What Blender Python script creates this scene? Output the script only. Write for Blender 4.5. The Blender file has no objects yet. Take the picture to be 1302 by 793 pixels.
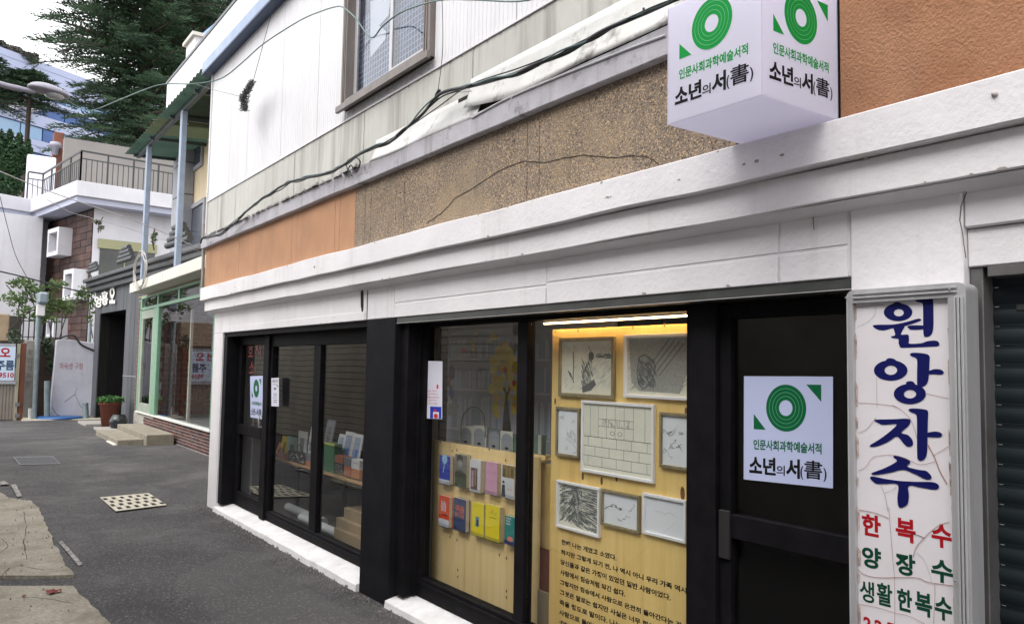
import bpy, bmesh, math, random
from mathutils import Vector, Matrix, noise
random.seed(7)
PI = math.pi
SC = bpy.context.scene
COL = SC.collection

# ------------------------------------------------------------------ camera
EYE = 1.9
F, YAW, PITCH, ROLL = 1036.0, math.radians(34.95), math.radians(3.92), math.radians(1.0)
def cam_axes():
    cy, sy, cp, sp = math.cos(YAW), math.sin(YAW), math.cos(PITCH), math.sin(PITCH)
    f = Vector((sy*cp, cy*cp, sp)); r = Vector((cy, -sy, 0)); u = r.cross(f)
    cr, sr = math.cos(ROLL), math.sin(ROLL)
    return r*cr + u*sr, u*cr - r*sr, f
AR, AU, AF = cam_axes()
CAMP = Vector((0, 0, EYE))
cd = bpy.data.cameras.new('camera'); cam = bpy.data.objects.new('camera', cd); COL.objects.link(cam)
cd.sensor_width = 36; cd.lens = 36*F/1302; cd.clip_end = 3000; cd.clip_start = .05
m = Matrix((AR, AU, -AF)).transposed().to_4x4(); m.translation = CAMP
cam.matrix_world = m
SC.camera = cam
# ------------------------------------------------------------------ sky, sun, exposure (bright overcast)
w = bpy.data.worlds.new('World'); SC.world = w; w.use_nodes = True
nt = w.node_tree; nt.nodes.clear()
SUN_EL, SUN_AZ = math.radians(52), math.radians(-100)     # azimuth from +Y towards +X
sky = nt.nodes.new('ShaderNodeTexSky'); sky.sky_type = 'NISHITA'; sky.sun_disc = False
sky.sun_elevation = SUN_EL; sky.sun_rotation = SUN_AZ; sky.air_density = 1.2; sky.dust_density = 3.5
hs = nt.nodes.new('ShaderNodeHueSaturation'); hs.inputs['Saturation'].default_value = .35
mxw = nt.nodes.new('ShaderNodeMix'); mxw.data_type = 'RGBA'; mxw.inputs[0].default_value = .55
mxw.inputs[7].default_value = (9.9, 9.7, 9.7, 1)
bg = nt.nodes.new('ShaderNodeBackground'); bg.inputs['Strength'].default_value = .14
ow = nt.nodes.new('ShaderNodeOutputWorld')
nt.links.new(sky.outputs[0], hs.inputs['Color']); nt.links.new(hs.outputs[0], mxw.inputs[6])
nt.links.new(mxw.outputs[2], bg.inputs['Color']); nt.links.new(bg.outputs[0], ow.inputs[0])
sl = bpy.data.lights.new('sun', 'SUN'); sl.energy = .6; sl.angle = math.radians(45); sl.color = (1, .965, .92)
so = bpy.data.objects.new('sun', sl); COL.objects.link(so)
sd = Vector((math.sin(SUN_AZ)*math.cos(SUN_EL), math.cos(SUN_AZ)*math.cos(SUN_EL), math.sin(SUN_EL)))
so.rotation_euler = sd.to_track_quat('Z', 'Y').to_euler(); so.location = sd*40
SC.view_settings.view_transform = 'Standard'; SC.view_settings.look = 'None'
SC.view_settings.exposure = 1.25; SC.view_settings.gamma = 1; SC.view_settings.use_curve_mapping = False

# ------------------------------------------------------------------ pixel -> point on a real plane
def ray(x, y): return AR*(x-651) + AU*(396.5-y) + AF*F
def onX(x, y, X): d = ray(x, y); return d*(X/d.x) + CAMP
def onY(x, y, Y): d = ray(x, y); return d*(Y/d.y) + CAMP
def onZ(x, y, z): d = ray(x, y); return d*((z-EYE)/d.z) + CAMP
def rX(x0, y0, x1, y1, X):      # pixel rect -> (ylow, yhigh, zlow, zhigh) on plane X
    a = onX(x0, y0, X); b = onX(x1, y1, X); c = onX(x0, y1, X); d = onX(x1, y0, X)
    ya = (a.y+c.y)/2; yb = (b.y+d.y)/2
    return min(ya, yb), max(ya, yb), (c.z+b.z)/2, (a.z+d.z)/2
def rY(x0, y0, x1, y1, Y):
    a = onY(x0, y0, Y); b = onY(x1, y1, Y); c = onY(x0, y1, Y); d = onY(x1, y0, Y)
    return (a.x+c.x)/2, (b.x+d.x)/2, (c.z+b.z)/2, (a.z+d.z)/2

# ------------------------------------------------------------------ materials
MATS = {}
def mat(name, c, c2=None, scale=5, detail=6, lo=.35, hi=.65, rough=.7, bump=0, bscale=80, bdist=.004, stretch=(1, 1, 1),
        metal=0, rnd=0, speck=None, streak=None, spec=.5, coord='pos', emis=None, transl=0, blotch=None):
    if name in MATS: return MATS[name]
    m = bpy.data.materials.new(name); m.use_nodes = True; MATS[name] = m
    n = m.node_tree.nodes; L = m.node_tree.links; b = n['Principled BSDF']
    b.inputs['Roughness'].default_value = rough; b.inputs['Metallic'].default_value = metal
    b.inputs['Specular IOR Level'].default_value = spec
    if coord == 'pos': src = n.new('ShaderNodeNewGeometry').outputs['Position']
    else: src = n.new('ShaderNodeTexCoord').outputs['Object']
    def noise_(sc, st, det=6, rg=.6):
        mp = n.new('ShaderNodeMapping'); mp.inputs['Scale'].default_value = st; L.new(src, mp.inputs[0])
        t = n.new('ShaderNodeTexNoise'); t.inputs['Scale'].default_value = sc; t.inputs['Detail'].default_value = det
        t.inputs['Roughness'].default_value = rg; L.new(mp.outputs[0], t.inputs['Vector']); return t.outputs['Fac']
    def ramp(s, a, bb):
        r = n.new('ShaderNodeMapRange'); r.inputs[1].default_value = a; r.inputs[2].default_value = bb; L.new(s, r.inputs[0]); return r.outputs[0]
    def mix(f, A, B):
        x = n.new('ShaderNodeMix'); x.data_type = 'RGBA'
        if isinstance(f, float): x.inputs[0].default_value = f
        else: L.new(f, x.inputs[0])
        for k, v in ((6, A), (7, B)):
            if isinstance(v, tuple): x.inputs[k].default_value = (*v[:3], 1)
            else: L.new(v, x.inputs[k])
        return x.outputs[2]
    def mul(s, k):
        x = n.new('ShaderNodeMath'); x.operation = 'MULTIPLY'; L.new(s, x.inputs[0]); x.inputs[1].default_value = k; return x.outputs[0]
    cur = tuple(c)
    if c2: cur = mix(ramp(noise_(scale, stretch, detail), lo, hi), tuple(c), tuple(c2))
    if speck:                                  # (colour, scale, threshold, amount)
        v = n.new('ShaderNodeTexVoronoi'); v.inputs['Scale'].default_value = speck[1]; L.new(src, v.inputs['Vector'])
        sp = n.new('ShaderNodeSeparateColor'); L.new(v.outputs['Color'], sp.inputs[0])
        cur = mix(mul(ramp(sp.outputs[0], speck[2], speck[2]+.08), speck[3]), cur, tuple(speck[0]))
        if len(speck) > 4:
            cur = mix(mul(ramp(sp.outputs[1], speck[5], speck[5]+.08), speck[3]), cur, tuple(speck[4]))
    if streak:                                 # (colour, horizontal scale, lo, hi, amount)
        cur = mix(mul(ramp(noise_(streak[1], (1, 1, .07), 5, .7), streak[2], streak[3]), streak[4]), cur, tuple(streak[0]))
    if blotch:                                 # (colour, scale, lo, hi, amount)
        cur = mix(mul(ramp(noise_(blotch[1], (1, 1, 1), 8, .65), blotch[2], blotch[3]), blotch[4]), cur, tuple(blotch[0]))
    if rnd:
        oi = n.new('ShaderNodeObjectInfo'); r = n.new('ShaderNodeMapRange'); L.new(oi.outputs['Random'], r.inputs[0])
        r.inputs[3].default_value = 1-rnd; r.inputs[4].default_value = 1+rnd
        h = n.new('ShaderNodeHueSaturation'); L.new(r.outputs[0], h.inputs['Value'])
        if isinstance(cur, tuple): h.inputs['Color'].default_value = (*cur, 1)
        else: L.new(cur, h.inputs['Color'])
        cur = h.outputs[0]
    if isinstance(cur, tuple): b.inputs['Base Color'].default_value = (*cur, 1)
    else: L.new(cur, b.inputs['Base Color'])
    if bump:
        bp = n.new('ShaderNodeBump'); bp.inputs['Strength'].default_value = bump; bp.inputs['Distance'].default_value = bdist
        L.new(noise_(bscale, (1, 1, 1), 5, .6), bp.inputs['Height']); L.new(bp.outputs[0], b.inputs['Normal'])
    if emis:
        b.inputs['Emission Color'].default_value = (*emis[0], 1); b.inputs['Emission Strength'].default_value = emis[1]
    if transl:
        b.inputs['Transmission Weight'].default_value = 0
        o = n['Material Output']; t = n.new('ShaderNodeBsdfTranslucent'); mx = n.new('ShaderNodeMixShader'); mx.inputs[0].default_value = transl
        if isinstance(cur, tuple): t.inputs[0].default_value = (*cur, 1)
        else: L.new(cur, t.inputs[0])
        L.new(b.outputs[0], mx.inputs[1]); L.new(t.outputs[0], mx.inputs[2]); L.new(mx.outputs[0], o.inputs[0])
    return m
def glass(name, tint=(.75, .78, .76), ior=1.5, wob=0.0):
    m = bpy.data.materials.new(name); m.use_nodes = True; MATS[name] = m
    n = m.node_tree.nodes; L = m.node_tree.links; n.clear()
    o = n.new('ShaderNodeOutputMaterial'); mx = n.new('ShaderNodeMixShader'); t = n.new('ShaderNodeBsdfTransparent')
    g = n.new('ShaderNodeBsdfGlossy'); g.inputs['Roughness'].default_value = 0.0; t.inputs[0].default_value = (*tint, 1)
    ge = n.new('ShaderNodeNewGeometry'); dt = n.new('ShaderNodeVectorMath'); dt.operation = 'DOT_PRODUCT'
    L.new(ge.outputs['Normal'], dt.inputs[0]); L.new(ge.outputs['Incoming'], dt.inputs[1])
    def mt(op, a, b_=None, cl=False):
        x = n.new('ShaderNodeMath'); x.operation = op; x.use_clamp = cl
        for i_, v_ in enumerate((a, b_)):
            if v_ is None: continue
            if isinstance(v_, (int, float)): x.inputs[i_].default_value = v_
            else: L.new(v_, x.inputs[i_])
        return x.outputs[0]
    f0 = ((ior-1)/(ior+1))**2                       # Schlick reflectance, the same from both sides of the sheet
    sch = mt('ADD', mt('MULTIPLY', mt('POWER', mt('SUBTRACT', 1, mt('ABSOLUTE', dt.outputs['Value'])), 5), 1-f0), f0, True)
    L.new(sch, mx.inputs[0])
    L.new(t.outputs[0], mx.inputs[1]); L.new(g.outputs[0], mx.inputs[2]); L.new(mx.outputs[0], o.inputs[0])
    if wob:
        tx = n.new('ShaderNodeTexNoise'); tx.inputs['Scale'].default_value = 1.2; tx.inputs['Detail'].default_value = 1
        gp = n.new('ShaderNodeNewGeometry'); L.new(gp.outputs['Position'], tx.inputs['Vector'])
        bp = n.new('ShaderNodeBump'); bp.inputs['Distance'].default_value = wob; L.new(tx.outputs[0], bp.inputs['Height'])
        L.new(bp.outputs[0], g.inputs['Normal'])
    return m

white = mat('white_paint', (.79, .77, .79), (.70, .68, .70), scale=1.6, rough=.62, spec=.35, bump=.5, bscale=30, bdist=.007, streak=((.44, .40, .37), 4, .56, .78, .45), blotch=((.40, .37, .34), 14, .70, .78, .45))
white_sill = mat('white_sill_paint', (.80, .80, .80), (.66, .65, .64), scale=6, rough=.65, bump=.6, bscale=40, blotch=((.30, .26, .21), 11, .60, .74, .6))
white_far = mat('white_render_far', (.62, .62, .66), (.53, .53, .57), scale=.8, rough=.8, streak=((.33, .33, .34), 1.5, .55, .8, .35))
black = mat('black_frame_paint', (.006, .0055, .0065), (.010, .009, .011), scale=8, rough=.62, bump=.25, bscale=60, spec=.08, blotch=((.022, .02, .018), 5, .6, .75, .35))
black_pillar_m = mat('black_pillar_paint', (.008, .008, .0105), (.012, .0115, .015), scale=4, rough=.7, bump=.6, bscale=45, spec=.08, blotch=((.035, .035, .04), 30, .7, .75, .5))
steel_dark = mat('dark_steel_lintel', (.035, .04, .037), (.06, .062, .058), scale=5, rough=.5, bump=.2)
orange = mat('orange_stucco', (.47, .255, .14), (.40, .215, .118), scale=3, rough=.9, bump=.7, bscale=120, bdist=.006, streak=((.28, .15, .09), 4, .54, .76, .6), blotch=((.30, .17, .11), 2.4, .60, .72, .4))
orange_r = mat('rough_orange_stucco', (.36, .17, .088), (.26, .12, .06), scale=2, rough=.95, bump=1, bscale=75, bdist=.012, streak=((.13, .07, .045), 1.6, .52, .72, .75), blotch=((.43, .23, .13), 1.1, .52, .66, .6))
pebble = mat('pebble_dash', (.31, .245, .185), (.22, .175, .13), scale=2, rough=.95, bump=1, bscale=110, bdist=.012,
             speck=((.06, .048, .04), 135, .78, .85, (.60, .42, .25), .80), streak=((.15, .14, .12), 2.6, .50, .72, .65), blotch=((.42, .31, .19), 1.3, .52, .68, .6))
concrete_ledge = mat('weathered_concrete_ledge', (.50, .49, .53), (.40, .39, .42), scale=4, rough=.9, bump=.6, bscale=60, streak=((.16, .15, .14), 6, .54, .74, .65), blotch=((.07, .065, .06), 5, .57, .68, .7))
siding = mat('white_vinyl_siding', (.68, .68, .70), (.62, .62, .64), scale=.7, rough=.5, spec=.3, streak=((.50, .49, .47), 5, .52, .75, .5))
siding_dirty = mat('dirty_cream_siding', (.49, .49, .45), (.41, .405, .37), scale=1.2, rough=.55, bump=.2, bscale=12, bdist=.01, streak=((.17, .16, .135), 2.4, .50, .66, .75), rnd=.05)
flash = mat('bent_white_flashing', (.62, .62, .60), (.52, .52, .50), scale=3, rough=.5, bump=.35, bscale=9, bdist=.02, blotch=((.12, .10, .085), 3.2, .56, .66, .8), streak=((.30, .17, .08), 9, .70, .78, .6))
gap_dark = mat('dark_gap', (.012, .011, .010), rough=.95)
roof_blue = mat('blue_grey_fascia', (.30, .38, .52), (.22, .29, .42), scale=3, rough=.5, streak=((.15, .17, .2), 3, .55, .8, .5))
alu = mat('aluminium_frame', (.52, .52, .53), (.42, .42, .43), scale=9, rough=.42, metal=.35, bump=.15, stretch=(1, 1, .15))
alu_brown = mat('brown_anodised_frame', (.14, .12, .11), (.20, .175, .16), scale=6, rough=.45, metal=.3, stretch=(1, 1, .3))
cream_sign = mat('cream_sign_face', (.72, .69, .72), (.66, .63, .65), scale=3, rough=.4, blotch=((.42, .36, .34), 18, .66, .76, .4))
ink_blue = mat('navy_sign_paint', (.004, .006, .085), rough=.5, spec=.2); ink_red = mat('red_sign_paint', (.36, .006, .014), rough=.5, spec=.2)
ink_green = mat('dark_green_sign_paint', (.004, .05, .028), rough=.5, spec=.2)
crackm = mat('sign_crack', (.30, .16, .13), rough=.9); crack_dark = mat('dark_crack', (.03, .025, .02), rough=.95)
logo_green = mat('logo_green', (.002, .27, .045), rough=.5, spec=.15); logo_green_d = mat('poster_green', (.003, .12, .045), rough=.5, spec=.15)
logo_line = mat('logo_ring_line', (.16, .50, .25), rough=.5)
ink = mat('black_ink', (.008, .008, .010), rough=.6, spec=.12)
acrylic = mat('white_acrylic', (.86, .85, .95), rough=.25, transl=.6)
poster_m = mat('poster_paper', (.50, .55, .78), rough=.55); paper = mat('white_paper', (.66, .66, .76), rough=.8)
ply = mat('pine_plywood', (.88, .68, .35), (.80, .58, .26), scale=3.0, stretch=(1, 5, .45), rough=.6, lo=.3, hi=.7, streak=((.60, .38, .16), 9, .52, .72, .6))
ply2 = mat('golden_plywood', (.88, .65, .25), (.80, .54, .18), scale=2.6, stretch=(1, 5, .45), rough=.55, lo=.3, hi=.7, streak=((.62, .36, .10), 8, .52, .72, .6))
knot = mat('wood_knot', (.22, .10, .04), (.12, .05, .02), scale=40, rough=.7)
fr_white = mat('white_picture_frame', (.82, .81, .84), rough=.4)
fr_wood = mat('mossy_wood_frame', (.30, .25, .14), (.20, .16, .09), scale=25, stretch=(1, 1, .3), rough=.7, bump=.3)
drawing_paper = mat('drawing_paper', (.76, .75, .64), (.70, .69, .59), scale=8, rough=.9)
drawing_white = mat('white_drawing_paper', (.74, .76, .80), rough=.9)
pencil = mat('pencil_grey', (.13, .14, .145), rough=.9); pencil_l = mat('light_pencil', (.36, .37, .35), rough=.9); shade_g = mat('pencil_shading', (.30, .31, .29), (.44, .44, .40), scale=60, stretch=(1, 1, 1), rough=.9)
asphalt = mat('asphalt', (.038, .036, .036), (.074, .070, .069), scale=.55, detail=9, lo=.36, hi=.66, rough=.88, bump=1, bscale=95, bdist=.01,
              speck=((.20, .19, .195), 85, .86, .7, (.022, .022, .024), .80), blotch=((.135, .128, .128), .9, .50, .70, .7), streak=((.030, .029, .031), .8, .50, .66, .65))
apron_m = mat('worn_concrete', (.32, .295, .235), (.235, .212, .165), scale=1.8, detail=9, rough=.93, bump=1, bscale=55, bdist=.014,
              speck=((.46, .43, .36), 70, .86, .5, (.10, .085, .065), .88), blotch=((.16, .14, .10), 2.2, .50, .66, .8), streak=((.40, .375, .32), 3.5, .58, .74, .6))
worn_line = mat('worn_line_paint', (.30, .29, .27), (.10, .098, .098), scale=22, rough=.9, lo=.45, hi=.6)
grate_m = mat('cream_concrete_grate', (.50, .47, .38), (.42, .39, .31), scale=12, rough=.9, bump=.5, blotch=((.22, .17, .11), 6, .55, .7, .5))
iron = mat('iron_grate', (.13, .13, .14), (.2, .2, .21), scale=20, rough=.55, metal=.4)
brick_m = mat('dark_red_brick', (.13, .036, .028), (.10, .030, .025), scale=3, rough=.85, bump=.3, bscale=60, rnd=.35)
brick_s = mat('blackened_brick', (.055, .03, .03), (.03, .02, .022), scale=10, rough=.85, bump=.6, bscale=60, rnd=.3)
mortar = mat('pale_mortar', (.40, .38, .34), (.28, .265, .24), scale=9, rough=.95, bump=.5)
greenf = mat('mint_green_frame', (.14, .29, .19), (.20, .34, .24), scale=6, rough=.5, blotch=((.42, .45, .36), 11, .62, .74, .5))
slabm = mat('cream_slab', (.62, .60, .54), (.54, .52, .46), scale=2, rough=.8, streak=((.4, .37, .31), 3, .56, .8, .4))
postm = mat('blue_grey_post', (.26, .32, .42), (.21, .26, .35), scale=4, rough=.45)
darkpost = mat('dark_green_steel', (.055, .075, .08), rough=.5)
canopy_m = mat('green_corrugated_plastic', (.034, .062, .050), (.050, .085, .066), scale=1.5, rough=.5, transl=.4, spec=.2)
canopy_y = mat('yellowed_corrugated_plastic', (.075, .09, .05), (.065, .08, .05), scale=1.5, rough=.5, transl=.4, spec=.2)
mustard = mat('mustard_soffit', (.52, .39, .13), (.44, .33, .10), scale=1, rough=.8)
cream_wall = mat('cream_wall', (.74, .62, .42), (.66, .55, .38), scale=2, rough=.9, bump=.3)
grey_stone = mat('grey_stone', (.33, .34, .38), (.27, .28, .31), scale=4, rough=.7)
wood_grey = mat('charcoal_stained_board', (.055, .06, .068), (.085, .09, .10), scale=5, stretch=(3, 3, .3), rough=.6, rnd=.25, bump=.3)
tile_grey = mat('charcoal_roof_tile', (.045, .05, .055), (.07, .075, .08), scale=8, rough=.5)
letter_w = mat('white_metal_letter', (.72, .71, .68), rough=.4)
door_black = mat('black_doorway_panel', (.008, .008, .009), (.013, .012, .012), scale=6, stretch=(4, 4, .3), rough=.7, spec=.1)
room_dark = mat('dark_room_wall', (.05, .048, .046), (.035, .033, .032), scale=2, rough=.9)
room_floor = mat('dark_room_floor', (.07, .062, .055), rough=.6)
terracotta = mat('terracotta_pot', (.20, .060, .036), (.15, .045, .03), scale=8, rough=.7)
jar_m = mat('glazed_black_jar', (.018, .022, .024), rough=.2)
leaf = mat('bright_leaf', (.06, .17, .04), (.035, .11, .025), scale=20, rough=.55, transl=.25)
vine_leaf = mat('vine_leaf', (.10, .17, .045), (.06, .10, .03), scale=9, rough=.6, transl=.3)
cedar_leaf = mat('cedar_needles', (.028, .066, .038), (.072, .135, .066), scale=.7, rough=.7)
shrub_leaf = mat('conifer_shrub_leaf', (.012, .042, .014), (.024, .068, .02), scale=2, rough=.7)
bark = mat('bark', (.085, .062, .05), (.05, .038, .032), scale=12, rough=.95, stretch=(1, 1, .3))
brown_tile = mat('brown_wall_tile', (.085, .04, .03), (.04, .027, .025), scale=1.4, rough=.6, rnd=.35)
rail_m = mat('black_railing', (.03, .034, .035), rough=.5)
rust = mat('rust_brown_wood', (.17, .055, .025), (.10, .035, .02), scale=4, rough=.8, stretch=(2, 2, .4))
brick_red = mat('orange_brick_column', (.19, .068, .042), (.13, .05, .034), scale=3, rough=.85)
old_conc = mat('old_stained_concrete', (.26, .245, .22), (.17, .16, .145), scale=1.6, rough=.95, bump=.6, bscale=30, streak=((.10, .095, .09), 2, .52, .75, .6))
old_white = mat('peeling_white_wall', (.50, .50, .56), (.43, .43, .48), scale=2, rough=.85, bump=.4, bscale=20, streak=((.30, .30, .31), 2.5, .56, .8, .5), blotch=((.16, .15, .14), 2.2, .63, .74, .6))
beige_door = mat('beige_gate_panel', (.22, .195, .165), (.19, .165, .14), scale=4, rough=.6)
pipe_m = mat('blue_grey_pipe', (.20, .26, .28), (.15, .19, .2), scale=6, rough=.5)
pipe_brown = mat('drainpipe', (.34, .31, .27), (.26, .22, .19), scale=5, rough=.5)
meter_m = mat('meter_box', (.62, .60, .62), rough=.5); lens_m = mat('smoky_cover', (.20, .24, .28), rough=.15)
blue_lid = mat('blue_lid', (.02, .09, .27), rough=.4)
office_w = mat('pale_blue_cladding', (.42, .47, .66), (.38, .43, .60), scale=.5, rough=.6)
office_g = mat('blue_office_glass', (.03, .11, .34), (.015, .06, .22), scale=.35, rough=.15)
office_g2 = mat('pale_blue_blind', (.20, .35, .55), (.28, .42, .60), scale=.4, rough=.3)
ac_m = mat('ac_unit_white', (.62, .62, .66), rough=.5)
lamp_grey = mat('lamp_grey', (.25, .24, .29), (.30, .29, .34), scale=6, rough=.4); lamp_glass = mat('lamp_bowl', (.45, .47, .48), rough=.15)
cable_m = mat('black_cable', (.012, .013, .016), rough=.45); cable_g = mat('grey_cable', (.10, .17, .16), rough=.45); cable_w = mat('white_cable', (.52, .52, .54), rough=.5)
shutter_m = mat('dark_steel_shutter', (.016, .024, .028), (.010, .015, .018), scale=3, rough=.5, metal=.1, spec=.25, stretch=(1, .3, 3))
guide_m = mat('grey_guide_rail', (.15, .145, .145), (.09, .088, .085), scale=4, rough=.5, metal=.3)
GL = glass('shop_window_glass', (.95, .96, .955), 1.5, .0025); GLB = glass('thin_shop_glass', (.93, .95, .94), 1.3); GLW = glass('upper_window_glass', (.8, .82, .85), 1.6, .004)
clear = glass('clear_acrylic_stand', (.93, .94, .95), 1.4)
led = mat('led_tube', (1, .85, .6), emis=((1, .64, .28), 11))
lampbox = mat('wall_lamp_shade', (.5, .45, .38), rough=.6)

# ------------------------------------------------------------------ mesh helpers
class MB:
    def __init__(s): s.v = []; s.f = []; s.sm = []
    def add(s, vs, fs, sm=False):
        k = len(s.v); s.v += [Vector(p) for p in vs]; s.f += [tuple(i+k for i in f) for f in fs]; s.sm += [sm]*len(fs); return s
    def hexa(s, p): return s.add(p, [(0, 3, 2, 1), (4, 5, 6, 7), (0, 1, 5, 4), (1, 2, 6, 5), (2, 3, 7, 6), (3, 0, 4, 7)])
    def box(s, x0, x1, y0, y1, z0, z1):
        if x0 > x1: x0, x1 = x1, x0
        if y0 > y1: y0, y1 = y1, y0
        if z0 > z1: z0, z1 = z1, z0
        return s.hexa([(x0, y0, z0), (x1, y0, z0), (x1, y1, z0), (x0, y1, z0), (x0, y0, z1), (x1, y0, z1), (x1, y1, z1), (x0, y1, z1)])
    def prism(s, poly, ext):                   # poly: 3d points, ext: vector
        n = len(poly); P = [Vector(p) for p in poly]; e = Vector(ext)
        return s.add(P+[p+e for p in P], [tuple(range(n-1, -1, -1)), tuple(range(n, 2*n))]+[(i, (i+1) % n, n+(i+1) % n, n+i) for i in range(n)])
    def bar(s, a, b, w, h, up=(0, 0, 1)):
        a = Vector(a); b = Vector(b); d = (b-a).normalized(); u = Vector(up); r = d.cross(u)
        if r.length < 1e-4: r = d.cross(Vector((1, 0, 0)))
        r.normalize(); u = r.cross(d).normalized(); r *= w/2; u *= h/2
        return s.hexa([a-r-u, a+r-u, b+r-u, b-r-u, a-r+u, a+r+u, b+r+u, b-r+u])
    def tube(s, pts, rad, n=8, cap=True):
        pts = [Vector(p) for p in pts]; N = len(pts)
        R = rad if isinstance(rad, (list, tuple)) else [rad]*N
        t0 = (pts[1]-pts[0]).normalized(); u = t0.orthogonal().normalized(); rings = []
        for i, p in enumerate(pts):
            t = (pts[min(i+1, N-1)]-pts[max(i-1, 0)]).normalized()
            u = (u - t*u.dot(t)); u = u.normalized() if u.length > 1e-6 else t.orthogonal().normalized(); v = t.cross(u)
            rings.append([p+(u*math.cos(a)+v*math.sin(a))*R[i] for a in [2*PI*k/n for k in range(n)]])
        vs = [q for r in rings for q in r]
        fs = [(i*n+k, i*n+(k+1) % n, (i+1)*n+(k+1) % n, (i+1)*n+k) for i in range(N-1) for k in range(n)]
        s.add(vs, fs, True)
        if cap: s.add(rings[0]+rings[-1], [tuple(range(n-1, -1, -1)), tuple(range(n, 2*n))])
        return s
    def lathe(s, prof, c=(0, 0, 0), n=20):     # prof [(r,z)]
        c = Vector(c); vs = [c+Vector((r*math.cos(2*PI*k/n), r*math.sin(2*PI*k/n), z)) for r, z in prof for k in range(n)]
        fs = [(i*n+k, i*n+(k+1) % n, (i+1)*n+(k+1) % n, (i+1)*n+k) for i in range(len(prof)-1) for k in range(n)]
        return s.add(vs, fs, True)
    def quad(s, *p): return s.add(p, [tuple(range(len(p)))])
    def build(s, name, m, parent=None, bevel=0, seg=1):
        me = bpy.data.meshes.new(name); org = Vector((0, 0, 0))
        if parent is None:
            xs = [p.x for p in s.v]; ys = [p.y for p in s.v]; zs = [p.z for p in s.v]
            org = Vector(((min(xs)+max(xs))/2, (min(ys)+max(ys))/2, min(zs)))
        else: org = world_loc(parent)
        me.from_pydata([p-org for p in s.v], [], s.f)
        for pl, sm in zip(me.polygons, s.sm): pl.use_smooth = sm
        if bevel:
            bm = bmesh.new(); bm.from_mesh(me)
            bmesh.ops.bevel(bm, geom=[e for e in bm.edges if len(e.link_faces) == 2 and e.calc_face_angle(0) > .5], offset=bevel, segments=seg, affect='EDGES', profile=.6, clamp_overlap=True)
            bm.to_mesh(me); bm.free()
        me.materials.append(m); me.update()
        o = bpy.data.objects.new(name, me); COL.objects.link(o)
        if parent is None: o.location = org; WL[o.name] = org
        else: o.parent = parent; WL[o.name] = world_loc(parent)
        return o
WL = {}
def world_loc(o): return WL[o.name]
def thing(name, label, cat, loc, group=None):
    o = bpy.data.objects.new(name, None); COL.objects.link(o); o.location = loc; o.empty_display_size = .1
    o['label'] = label; o['category'] = cat; WL[o.name] = Vector(loc)
    if group: o['group'] = group
    return o
def tag(o, label, cat, group=None):
    o['label'] = label; o['category'] = cat
    if group: o['group'] = group
    return o
def struct(o): o['kind'] = 'structure'; return o
def place(name, me, loc, parent, rot=(0, 0, 0)):     # share a mesh between alike pieces
    o = bpy.data.objects.new(name, me); COL.objects.link(o); o.parent = parent
    o.location = Vector(loc)-world_loc(parent); o.rotation_euler = rot; WL[o.name] = Vector(loc); return o
def bez(pts, n=8):                                   # smooth curve through points
    P = [Vector(p) for p in pts]; out = []
    for i in range(len(P)-1):
        p0 = P[max(i-1, 0)]; p1 = P[i]; p2 = P[i+1]; p3 = P[min(i+2, len(P)-1)]
        for k in range(n):
            t = k/n; out.append(.5*((2*p1)+(p2-p0)*t+(2*p0-5*p1+4*p2-p3)*t*t+(3*p1-p0-3*p2+p3)*t**3))
    out.append(P[-1]); return out
def bevel_box_mesh(name, sx, sy, sz, m, bev=.003):
    bm = bmesh.new(); bmesh.ops.create_cube(bm, size=1); bmesh.ops.scale(bm, vec=(sx, sy, sz), verts=bm.verts)
    me = bpy.data.meshes.new(name); bm.to_mesh(me); bm.free(); me.materials.append(m); return me

# ------------------------------------------------------------------ writing
GC = {}
def glyphs(body, bold=0.0):
    k = (body, bold)
    if k in GC: return GC[k]
    cu = bpy.data.curves.new('t', 'FONT'); cu.body = body; cu.offset = bold; cu.resolution_u = 3; cu.fill_mode = 'FRONT'
    o = bpy.data.objects.new('t', cu); COL.objects.link(o); bpy.context.view_layer.update()
    me = bpy.data.meshes.new_from_object(o.evaluated_get(bpy.context.evaluated_depsgraph_get()))
    v = [p.co.copy() for p in me.vertices]; f = [tuple(p.vertices) for p in me.polygons]
    bpy.data.objects.remove(o); bpy.data.curves.remove(cu); bpy.data.meshes.remove(me)
    if not v: v = [Vector((0, 0, 0)), Vector((1, 1, 0))]
    x0 = min(p.x for p in v); x1 = max(p.x for p in v); y0 = min(p.y for p in v); y1 = max(p.y for p in v)
    GC[k] = ([((p.x-x0)/(x1-x0), (p.y-y0)/(y1-y0)) for p in v], f); return GC[k]
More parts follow.
